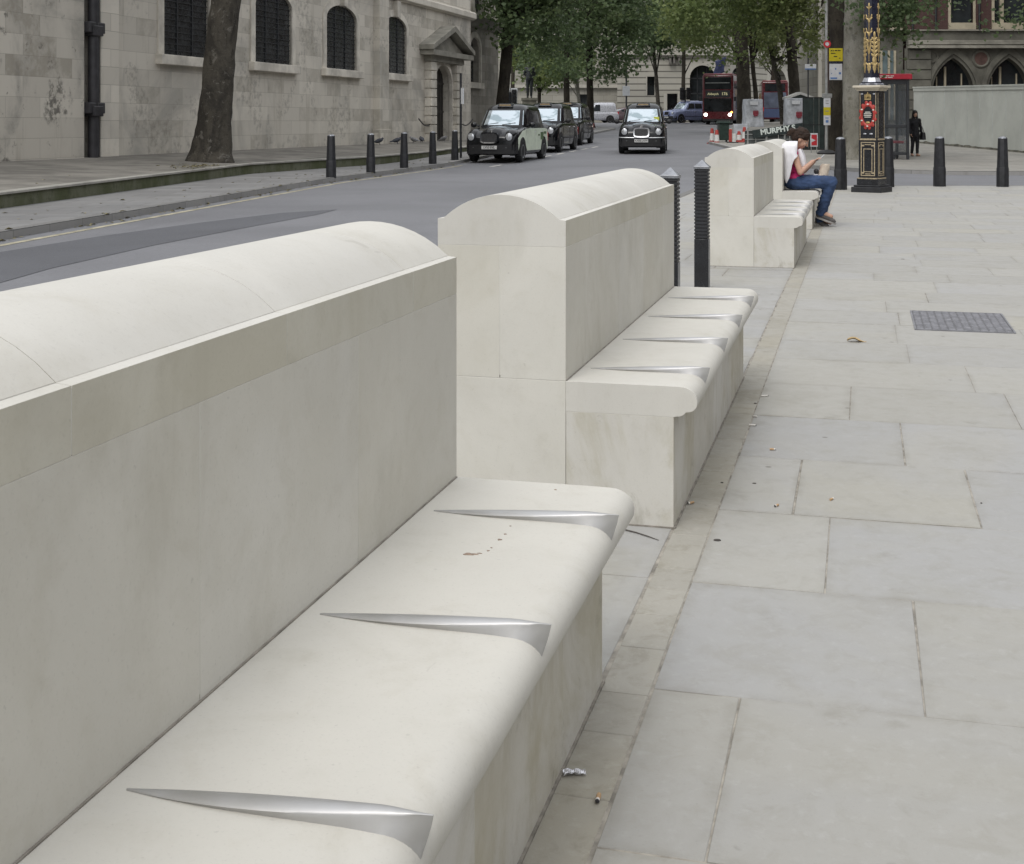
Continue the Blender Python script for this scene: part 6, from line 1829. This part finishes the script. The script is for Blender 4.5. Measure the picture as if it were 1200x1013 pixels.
# ---------------------------------------------------------------- standing figures
def standing(t, scale, mats, arms, statue=False, stride=.06, coat=True, hairlong=True):
    """body plus clothing, facing -Y; z=0 at the soles"""
    s_ = scale
    V = lambda x, y, z: Vector((x, y, z))*s_
    mb = MB()
    hipz, kz = .86, .47
    for s in (-1, 1):
        h = V(s*.085, 0, hipz); k = V(s*.085, -.02-s*stride*.3, kz); a = V(s*.08, .02-s*stride, .08)
        capsule(mb, h, k, .085*s_, .056*s_); capsule(mb, k, a, .054*s_, .037*s_); capsule(mb, a+V(0, .02, -.045), a+V(s*.02, -.15, -.05), .036*s_, .028*s_)
    mb.ell(V(0, 0, .92), (.155*s_, .11*s_, .11*s_), 14, 10); capsule(mb, V(0, 0, .95), V(0, 0, 1.2), .115*s_, .125*s_); mb.ell(V(0, 0, 1.26), (.17*s_, .11*s_, .13*s_), 14, 10)
    capsule(mb, V(-.155, 0, 1.36), V(.155, 0, 1.36), .058*s_, .058*s_); capsule(mb, V(0, 0, 1.38), V(0, -.015, 1.5), .05*s_, .047*s_)
    for s in (-1, 1):
        e, w = arms[s]; e, w = V(*e), V(*w)
        capsule(mb, V(s*.18, 0, 1.36), e, .05*s_, .04*s_); capsule(mb, e, w, .038*s_, .027*s_)
        f = (w-e).normalized(); finger_set(mb, w+f*.04, f, (0, 1, 0), (s, 0, 0), curl=.5)
    W, Q = head_solids(mb, V(0, -.02, 1.60), (0, -1, -.08), (0, 0, 1), s_)
    remesh(mb, 'body', mats['skin'], t, .010, 4)
    mb = MB()
    for b in (-1, 1): mb.ell(W(.086, b*.031, -.002), (.008, .012, .007), 8, 6, Q)
    mb.build('eyes', mats.get('eye', M['eye']), t)
    mb = MB(); mb.ell(W(-.02, 0, .036), (.108, .088, .10), 16, 12, Q); mb.ell(W(-.06, 0, -.03), (.06, .08, .10), 12, 8, Q)
    if hairlong:
        for b in (-1, 1): capsule(mb, W(-.01, b*.08, .03), W(-.01, b*.10, -.20), .03*s_, .035*s_)
        capsule(mb, W(-.07, 0, 0), W(-.075, 0, -.22), .08*s_, .07*s_)
    remesh(mb, 'hair', mats['hair'], t, .012, 3)
    mb = MB(); mb.ell(V(0, 0, 1.25), (.195*s_, .135*s_, .15*s_), 14, 10); capsule(mb, V(0, 0, .78 if coat else .92), V(0, 0, 1.22), .165*s_, .145*s_); capsule(mb, V(-.16, 0, 1.355), V(.16, 0, 1.355), .072*s_, .072*s_)
    for s in (-1, 1):
        e, w = arms[s]; e, w = V(*e), V(*w); capsule(mb, V(s*.18, 0, 1.36), e, .066*s_, .056*s_); capsule(mb, e, w, .054*s_, .046*s_)
        if coat: capsule(mb, V(s*.08, 0, .95), V(s*.09, 0, .72), .10*s_, .10*s_)
    capsule(mb, V(0, .01, 1.42), V(0, 0, 1.46), .068*s_, .062*s_)
    remesh(mb, 'coat', mats['coat'], t, .012, 4, wrinkle=.008, wf=11)
    mb = MB()
    for s in (-1, 1):
        h = V(s*.085, 0, hipz); k = V(s*.085, -.02-s*stride*.3, kz); a = V(s*.08, .02-s*stride, .13)
        capsule(mb, h, k, .098*s_, .070*s_); capsule(mb, k, a, .068*s_, .058*s_)
    mb.ell(V(0, 0, .9), (.165*s_, .12*s_, .10*s_), 12, 8)
    remesh(mb, 'trousers', mats['trousers'], t, .012, 3, wrinkle=.007, wf=12)
    for s in (-1, 1):
        a = V(s*.08, .02-s*stride, .08); mb = MB(); capsule(mb, a+V(0, .025, -.035), a+V(s*.02, -.16, -.045), .047*s_, .036*s_)
        remesh(mb, 'shoe', mats['shoe'], t, .012, 2)
sp = gp(1072, 182.5, .11)
sw = thing('person', 'dark haired woman in a black coat standing by the bus shelter with a shoulder bag', 'person', (sp.x, sp.y, .09), .15)
standing(sw, .93, dict(skin=M['skin'], hair=M['hair_black'], coat=M['black_coat'], trousers=M['black_coat'], shoe=M['skin']), {-1: ((-.22, .02, 1.10), (-.19, -.06, .86)), 1: ((.24, .03, 1.10), (.24, -.07, .88))})
hb = thing('shoulder_bag', 'black shoulder bag hanging at the side of the woman by the bus shelter', 'bag', (sp.x+.27, sp.y-.02, .66), .15)
mb = MB(); lo = []
for j in range(6):
    q = j/5; lo.append([Vector((.09*math.cos(2*PI*k/14)*(1-.25*q*q), .15*math.copysign(abs(math.sin(2*PI*k/14))**.6, math.sin(2*PI*k/14))*(1-.2*q), .26*q+.01*noise.noise((k, j, 1)))) for k in range(14)])
mb.loft(lo); mb.build('bag_body', M['black_leather'], hb, smooth=50)
mb = MB(); mb.tube([(-.0, -.12, .24), (-.05, -.10, .40), (-.085, 0, .60), (-.05, .10, .40), (0, .12, .24)], .012, 6); mb.build('strap', M['black_leather'], hb)

SX_, SY_ = (620.5-640)/F*90, 90.0; zg = pave_z(SY_); zp = H-(115-143)*SY_/F
stt = thing('bronze_statue', 'dark bronze statue of a standing man on a square granite pedestal among the trees', 'statue', (SX_, SY_, zg))
mb = MB(); mb.box(-.62, .62, -.62, .62, -.05, .5); mb.box(-.50, .50, -.50, .50, .5, zp-zg-.2); mb.box(-.58, .58, -.58, .58, zp-zg-.2, zp-zg); mb.build('pedestal', M['granite'], stt, smooth=0, bevel=.03)
fig = bpy.data.objects.new('figure', None)
COL.objects.link(fig); fig.parent = stt; fig.location = (0, 0, zp-zg)
bz_ = dict(skin=M['bronze'], hair=M['bronze'], coat=M['bronze'], trousers=M['bronze'], shoe=M['bronze'], eye=M['bronze'])
standing(fig, 1.52, bz_, {-1: ((-.24, .06, 1.10), (-.10, .12, .98)), 1: ((.24, .06, 1.10), (.10, .12, .98))}, stride=.02, coat=False, hairlong=False)
def leaf_cloud(name, lobes, n, size, seed, mat, parent, off, clump=.55):
    """lobes: (x,y,z,rx,ry,rz,weight) in world metres; n leaves in clumps"""
    rg = np.random.default_rng(seed)
    wt = np.array([l[6] for l in lobes]); wt = wt/wt.sum()
    per = 26; nc = max(1, n//per)
    li = rg.choice(len(lobes), nc, p=wt)
    L = np.array([l[:6] for l in lobes])[li]
    d = rg.normal(size=(nc, 3)); d /= np.linalg.norm(d, axis=1)[:, None]
    r = rg.uniform(.15, 1, nc)**.45
    c = L[:, :3]+d*r[:, None]*L[:, 3:6]
    cc = np.repeat(c, per, 0)+rg.normal(size=(nc*per, 3))*clump*np.array([1, 1, .6])*rg.uniform(.5, 1.2, (nc, 1)).repeat(per, 0)
    N = len(cc)
    # each leaf: rhomb tilted at random, mostly facing up/out and drooping
    t = rg.normal(size=(N, 3)); t[:, 2] = t[:, 2]*.6-.25; t /= np.linalg.norm(t, axis=1)[:, None]
    b = np.cross(t, rg.normal(size=(N, 3))+np.array([0, 0, .8])); b /= np.linalg.norm(b, axis=1)[:, None]
    s = size*rg.uniform(.6, 1.3, N)[:, None]
    nrm = np.cross(t, b)
    v = np.empty((N, 4, 3))
    v[:, 0] = cc-t*s*.5; v[:, 1] = cc+b*s*.42+nrm*s*.10; v[:, 2] = cc+t*s*.55; v[:, 3] = cc-b*s*.42+nrm*s*.10
    v = v.reshape(-1, 3)-np.array(off)
    me = bpy.data.meshes.new(name)
    me.vertices.add(N*4); me.vertices.foreach_set('co', v.ravel().astype(np.float32))
    me.loops.add(N*4); me.loops.foreach_set('vertex_index', np.arange(N*4, dtype=np.int32))
    me.polygons.add(N); me.polygons.foreach_set('loop_start', np.arange(0, N*4, 4, dtype=np.int32))
    me.update(calc_edges=True); me.materials.append(mat)
    o = bpy.data.objects.new(name, me); COL.objects.link(o); o.parent = parent
    return o

def px_lobe(px, py, rx, ry, Y, ry_depth=2.2, w=None):
    p = at(px, py, Y); k = Y/F
    return (p.x, p.y, p.z, rx*k, ry_depth, ry*k, w if w else rx*ry)

def trunk(mb, path, rad, seed, n=14, amp=.05):
    """path world points; knobbly tapered stem"""
    P = [Vector(p) for p in path]; pts = []; rr = []
    for i in range(len(P)-1):
        for q in range(10):
            f = q/10; pts.append(P[i].lerp(P[i+1], f)); rr.append(rad[i]+(rad[i+1]-rad[i])*f)
    pts.append(P[-1]); rr.append(rad[-1])
    loops = []
    for i, p in enumerate(pts):
        d = (pts[min(i+1, len(pts)-1)]-pts[max(i-1, 0)]).normalized()
        x = d.cross(Vector((0, 1, .01))).normalized(); y = x.cross(d)
        lp_ = []
        for k in range(n):
            a = 2*PI*k/n
            r = rr[i]*(1+amp*2*noise.noise((math.cos(a)*1.2+seed, math.sin(a)*1.2, p.z*.9))+amp*noise.noise((math.cos(a)*3, math.sin(a)*3+seed, p.z*2.5))+amp*.45*noise.noise((math.cos(a)*6, math.sin(a)*6+seed, p.z*6)))
            lp_.append(p+(x*math.cos(a)+y*math.sin(a))*r)
        loops.append(lp_)
    mb.loft(loops)

def tree(label, base, path_px, widths, Y, lobes, nleaf, size, seed, barkm, leafm, limbs=(), top=None, name='plane_tree', flare=1.35, group='plane trees'):
    """path_px: stem centre line as points on the picture plane at depth Y; widths in the same pixels"""
    k = Y/F
    pts = [at(x, y, Y) for x, y in path_px]
    root = Vector((pts[0].x, Y, base))
    t = thing(name, label, 'tree', root, 0, group)
    off = root
    pts[0] = Vector((pts[0].x, Y, base-.1))
    rad = [w*k/2 for w in widths]
    fl = pts[0].lerp(pts[1], min(.5, .5/max(.5, (pts[1]-pts[0]).length)))
    P = [pts[0], fl]+pts[1:]; R = [rad[0]*flare, rad[0]*1.02]+rad[1:]
    if top:
        P.append(P[-1]+Vector(top)); R.append(R[-1]*.35)
    mb = MB(); trunk(mb, [p-off for p in P], R, seed, 28, amp=.075)
    mb.build('trunk', barkm, t, smooth=70)
    rg = random.Random(seed)
    for (a, path, r0, r1) in limbs:
        mb = MB(); q = [Vector(at(x, y, Y+dy))-off for x, y, dy in path]
        trunk(mb, q, [r0*k+(r1-r0)*k*i/(len(q)-1) for i in range(len(q))], seed+3, 8); mb.build('limb', barkm, t, smooth=70)
    # lesser branches reaching into the crown
    if lobes:
        topn = P[-1]-off
        for j in range(9):
            l = rg.choice(lobes); tgt = Vector((l[0]+rg.uniform(-.7, .7)*l[3], l[1]+rg.uniform(-.7, .7)*l[4], l[2]+rg.uniform(-.5, .6)*l[5]))-off
            i = rg.randrange(len(P)//2, len(P)); st_ = P[i]-off
            mid = st_.lerp(tgt, .5)+Vector((rg.uniform(-.4, .4), rg.uniform(-.4, .4), .35))
            mb = MB(); trunk(mb, [st_, mid, tgt], [R[i]*.34, R[i]*.2, .02], seed+j, 6); mb.build('branch', barkm, t, smooth=70)
        leaf_cloud('foliage', lobes, int(nleaf*.82), size, seed, leafm, t, off)
    return t

U = lambda Y, px, py, rx, ry, **k: px_lobe(px, py, rx, ry, Y, **k)
BK, BD, BP = M['bark'], M['bark_dark'], M['bark_pale']
LD, LM, LL = M['leaf_dark'], M['leaf_mid'], M['leaf_light']

# the plane tree before the church: only its stem is in the picture, the crown is above
Y = 31.5
tree('thick dark plane tree trunk rising from the terrace between two barred church windows', .30, [(246, 192), (250, 160), (256, 100), (259, 50), (265, 0), (272, -60), (276, -120)], (46, 42, 37, 34.5, 32.5, 30, 28), Y,
     [U(Y, 240, -300, 150, 70, ry_depth=3.2), U(Y, 330, -360, 150, 80, ry_depth=3.2), U(Y, 180, -380, 120, 80, ry_depth=3)], 3600, .26, 11, BK, LD,
     limbs=((0, ((270, -40, 0), (320, -150, .5), (370, -250, 1)), 18, 8), (0, ((274, -90, 0), (220, -190, -.5), (150, -280, -1)), 18, 8)), top=(.3, .2, 3.0), group=None)

T = 66
tree('leaning dark plane tree just beyond the end corner of the church', pave_z(66), [(588, 158), (589, 117), (594, 60), (600, 15), (606, -40)], (15, 14, 13.5, 14, 13), 66,
     [U(66, 615, 8, 45, 46), U(66, 650, -25, 60, 40), U(64, 592, 15, 14, 55, ry_depth=1.0), U(68, 650, 42, 30, 24), U(66, 610, -80, 70, 50)], 11500, .24, 21, BD, LD,
     limbs=((0, ((600, 18, 0), (618, 8, .3), (640, 3, .8), (668, -8, 1.2)), 6.5, 2.5),), top=(.2, .1, 3), flare=1.2)
tree('dark straight plane tree stem behind the middle parked taxi', pave_z(84), [(664, 152), (664, 110), (664, 60), (666, 10)], (7.5, 6.8, 6.2, 5), 84,
     [U(84, 655, 42, 34, 28), U(84, 690, 20, 45, 36), U(84, 628, 62, 20, 24), U(82, 668, 78, 22, 14), U(84, 660, -40, 80, 50)], 10000, .25, 31, BD, LD, top=(.1, 0, 3), flare=1.1)
tree('plane tree with its foot on the kerbed traffic island, in front of the silver van', pave_z(88.5), [(691.5, 150), (692, 130), (691, 90), (690, 50), (690, 0)], (9.5, 8.2, 7.6, 7, 6), 88.5,
     [U(88, 705, 35, 40, 36), U(88, 735, 20, 40, 44), U(87, 712, 82, 18, 16), U(86, 730, 62, 24, 22), U(88, 690, -40, 80, 50)], 12500, .25, 41, BD, LD, top=(.1, 0, 4), flare=1.5)
tree('slender pale stemmed tree behind the roof of the oncoming taxi', pave_z(104), [(773, 150), (771, 120), (769, 90), (766, 60), (764, 20)], (5.2, 4.6, 4.2, 3.6, 3), 104,
     [U(104, 765, 45, 28, 26), U(104, 750, 25, 36, 38), U(102, 785, 30, 34, 36), U(104, 770, -30, 70, 45)], 10500, .27, 51, BK, LD, top=(0, 0, 3), flare=1.1)
tree('thick dark plane tree between the red bus and the sheeted crate', pave_z(96), [(873, 152), (872, 118), (870, 75), (867, 30), (866, -30)], (18, 16.5, 15.5, 15.5, 15), 96,
     [U(90, 835, 22, 40, 32), U(77, 812, 38, 26, 26), U(78, 880, 0, 40, 45), U(76, 845, -40, 80, 50), U(74, 800, 8, 34, 40), U(78, 850, 62, 26, 14, w=250)], 14500, .23, 61, BD, LM,
     limbs=((0, ((866, 45, 0), (852, 37, -.3), (836, 38, -.6), (820, 30, -1)), 3.2, 1.2),), top=(0, 0, 3), flare=1.25)
tree('thin dark tree stem close beside the thick trunk by the bus', pave_z(97), [(887, 150), (886, 115), (882, 75), (879, 45), (878, 10)], (6, 5.6, 5, 4.8, 4), 97,
     [U(97, 888, 40, 18, 22), U(97, 900, 20, 30, 36), U(97, 880, -30, 60, 40)], 4200, .27, 71, BD, LL, top=(0, 0, 3), flare=1.1)
tree('slanting tree with a pale lower stem in front of the far arches', pave_z(100), [(918, 150), (914, 105), (907, 75), (902, 52), (898, 10)], (6.5, 6, 5.5, 5, 4), 100,
     [U(100, 905, 45, 26, 22), U(100, 925, 25, 30, 32), U(101, 900, 72, 14, 8, w=120), U(100, 912, -30, 60, 45)], 6500, .27, 81, BK, LL,
     limbs=((0, ((906, 72, 0), (920, 66, .3), (938, 68, .6)), 2.6, 1.0),), top=(0, 0, 3), flare=1.1)
tree('tall dark tree trunk rising behind the works hut', pave_z(99), [(933, 160), (931.5, 110), (928, 65), (924, 20), (922, -30)], (14.5, 13.2, 12, 12, 12), 99,
     [U(78, 950, 15, 22, 34), U(79, 915, 12, 30, 34), U(78, 930, -45, 70, 45), U(80, 948, 55, 12, 16, w=200)], 7500, .24, 91, BD, LL, top=(0, 0, 3), flare=1.15)
tree('dark plane trunk directly behind the bus stop flag', pave_z(49), [(979, 181), (977, 150), (980, 110), (984, 60), (980, 20), (979, -40)], (20, 19, 19, 18, 20, 22), 49,
     [U(49, 965, -70, 60, 45, ry_depth=3), U(49, 1000, -120, 90, 50, ry_depth=3), U(50, 960, 10, 10, 14, ry_depth=.8, w=50)], 2600, .2, 101, BD, LM, top=(0, 0, 3), flare=1.1)
tree('broad pale barked plane trunk between the bus stop and the lamp column', pave_z(42.5), [(1000, 189), (1000, 160), (1001, 110), (1002, 60), (1003, 20), (1004, -40)], (24, 24, 26, 28, 27, 25), 42.5,
     [U(41.8, 1047, 38, 10, 38, ry_depth=.7, w=420), U(42, 1050, 8, 18, 20, ry_depth=.9, w=520), U(41, 1006, -4, 22, 12, ry_depth=.6, w=110), U(42, 1075, 0, 30, 9, ry_depth=.9, w=170), U(42, 1040, -70, 110, 50, ry_depth=3, w=2500), U(42, 1185, 24, 12, 7, ry_depth=.5, w=110), U(42, 1190, -25, 30, 26, ry_depth=1.2, w=400), U(42, 1130, -14, 40, 13, ry_depth=1.0, w=200)], 6200, .155, 111, BP, LD,
     limbs=((0, ((1004, -20, 0), (1060, -40, .4), (1130, -45, .6), (1195, 0, .5)), 7, 1.5), (0, ((1012, 5, 0), (1030, 20, -.2), (1044, 48, -.5)), 3, .8)), top=(.2, .2, 3), flare=1.15)
# slim saplings behind the taxis
tree('pale young tree stem between two darker trunks on the island', pave_z(95), [(680, 150), (678, 115), (676, 90), (676, 60)], (4.6, 4.0, 3.4, 2.6), 95,
     [U(95, 676, 72, 16, 18), U(95, 655, 84, 20, 14)], 2200, .27, 121, BP, LM, flare=1.1)
tree('thin tree behind the bronze statue', pave_z(98), [(632, 150), (632, 110), (630, 70)], (4.5, 4, 3), 98,
     [U(98, 632, 82, 26, 26), U(98, 606, 50, 16, 30), U(98, 655, 66, 22, 22)], 4800, .27, 131, BD, LM, flare=1.1)
# foliage that closes the view above the far street
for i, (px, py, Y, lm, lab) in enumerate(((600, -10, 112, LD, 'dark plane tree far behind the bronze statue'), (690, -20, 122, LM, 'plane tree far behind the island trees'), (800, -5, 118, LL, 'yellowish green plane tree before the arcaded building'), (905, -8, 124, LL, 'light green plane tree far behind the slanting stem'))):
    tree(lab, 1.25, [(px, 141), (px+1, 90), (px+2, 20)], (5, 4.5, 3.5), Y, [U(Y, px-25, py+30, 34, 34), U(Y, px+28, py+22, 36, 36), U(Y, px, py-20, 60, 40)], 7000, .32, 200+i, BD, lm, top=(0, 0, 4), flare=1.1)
w = bpy.data.worlds.new('World'); SC.world = w; w.use_nodes = True
nt = w.node_tree
sky = nt.nodes.new('ShaderNodeTexSky'); sky.sky_type = 'NISHITA'; sky.sun_disc = False
SUN_EL, SUN_AZ = math.radians(52), math.radians(205)    # azimuth measured clockwise from +Y
sky.sun_elevation = SUN_EL; sky.sun_rotation = SUN_AZ
sky.air_density = 1.0; sky.dust_density = 4.0; sky.ozone_density = 1.0
hs = nt.nodes.new('ShaderNodeHueSaturation'); hs.inputs['Saturation'].default_value = .30
nt.links.new(sky.outputs[0], hs.inputs['Color'])
mx = nt.nodes.new('ShaderNodeMix'); mx.data_type = 'RGBA'; mx.inputs['Factor'].default_value = .7
# even cloud cover, three times as bright overhead as at the horizon
tcw = nt.nodes.new('ShaderNodeTexCoord'); sxyz = nt.nodes.new('ShaderNodeSeparateXYZ'); mr = nt.nodes.new('ShaderNodeMapRange')
nt.links.new(tcw.outputs['Generated'], sxyz.inputs[0]); nt.links.new(sxyz.outputs['Z'], mr.inputs['Value'])
mr.inputs['To Min'].default_value = 4.3; mr.inputs['To Max'].default_value = 13.0
cmx = nt.nodes.new('ShaderNodeCombineColor')
for k_ in range(3):
    q_ = nt.nodes.new('ShaderNodeMath'); q_.operation = 'MULTIPLY'; q_.inputs[1].default_value = (.985, 1.0, 1.03)[k_]
    nt.links.new(mr.outputs[0], q_.inputs[0]); nt.links.new(q_.outputs[0], cmx.inputs[k_])
nt.links.new(cmx.outputs[0], mx.inputs['B'])
nt.links.new(hs.outputs[0], mx.inputs['A'])
nt.links.new(mx.outputs['Result'], nt.nodes['Background'].inputs['Color'])
nt.nodes['Background'].inputs['Strength'].default_value = 0.12
sl = bpy.data.lights.new('sun', 'SUN'); sl.energy = 0.85; sl.angle = math.radians(24); sl.color = (1, .965, .92)
so = bpy.data.objects.new('sun', sl); COL.objects.link(so)
d = Vector((math.sin(SUN_AZ)*math.cos(SUN_EL), math.cos(SUN_AZ)*math.cos(SUN_EL), math.sin(SUN_EL)))
so.rotation_euler = d.to_track_quat('Z', 'Y').to_euler()
so.location = (0, 0, 30)

cd = bpy.data.cameras.new('camera'); cam = bpy.data.objects.new('camera', cd); COL.objects.link(cam)
cam.location = (0, 0, H); cam.rotation_euler = (PI/2, 0, 0)
cd.sensor_width = 36; cd.sensor_fit = 'HORIZONTAL'; cd.lens = 36*F/1200
cd.shift_x = -(CX-600)/1200; cd.shift_y = -(506.5-CY)/1200
cd.clip_end = 2000
SC.camera = cam
SC.view_settings.view_transform = 'Standard'; SC.view_settings.look = 'None'
SC.view_settings.exposure = 0.26; SC.view_settings.gamma = 1
SC.cycles.max_bounces = 8
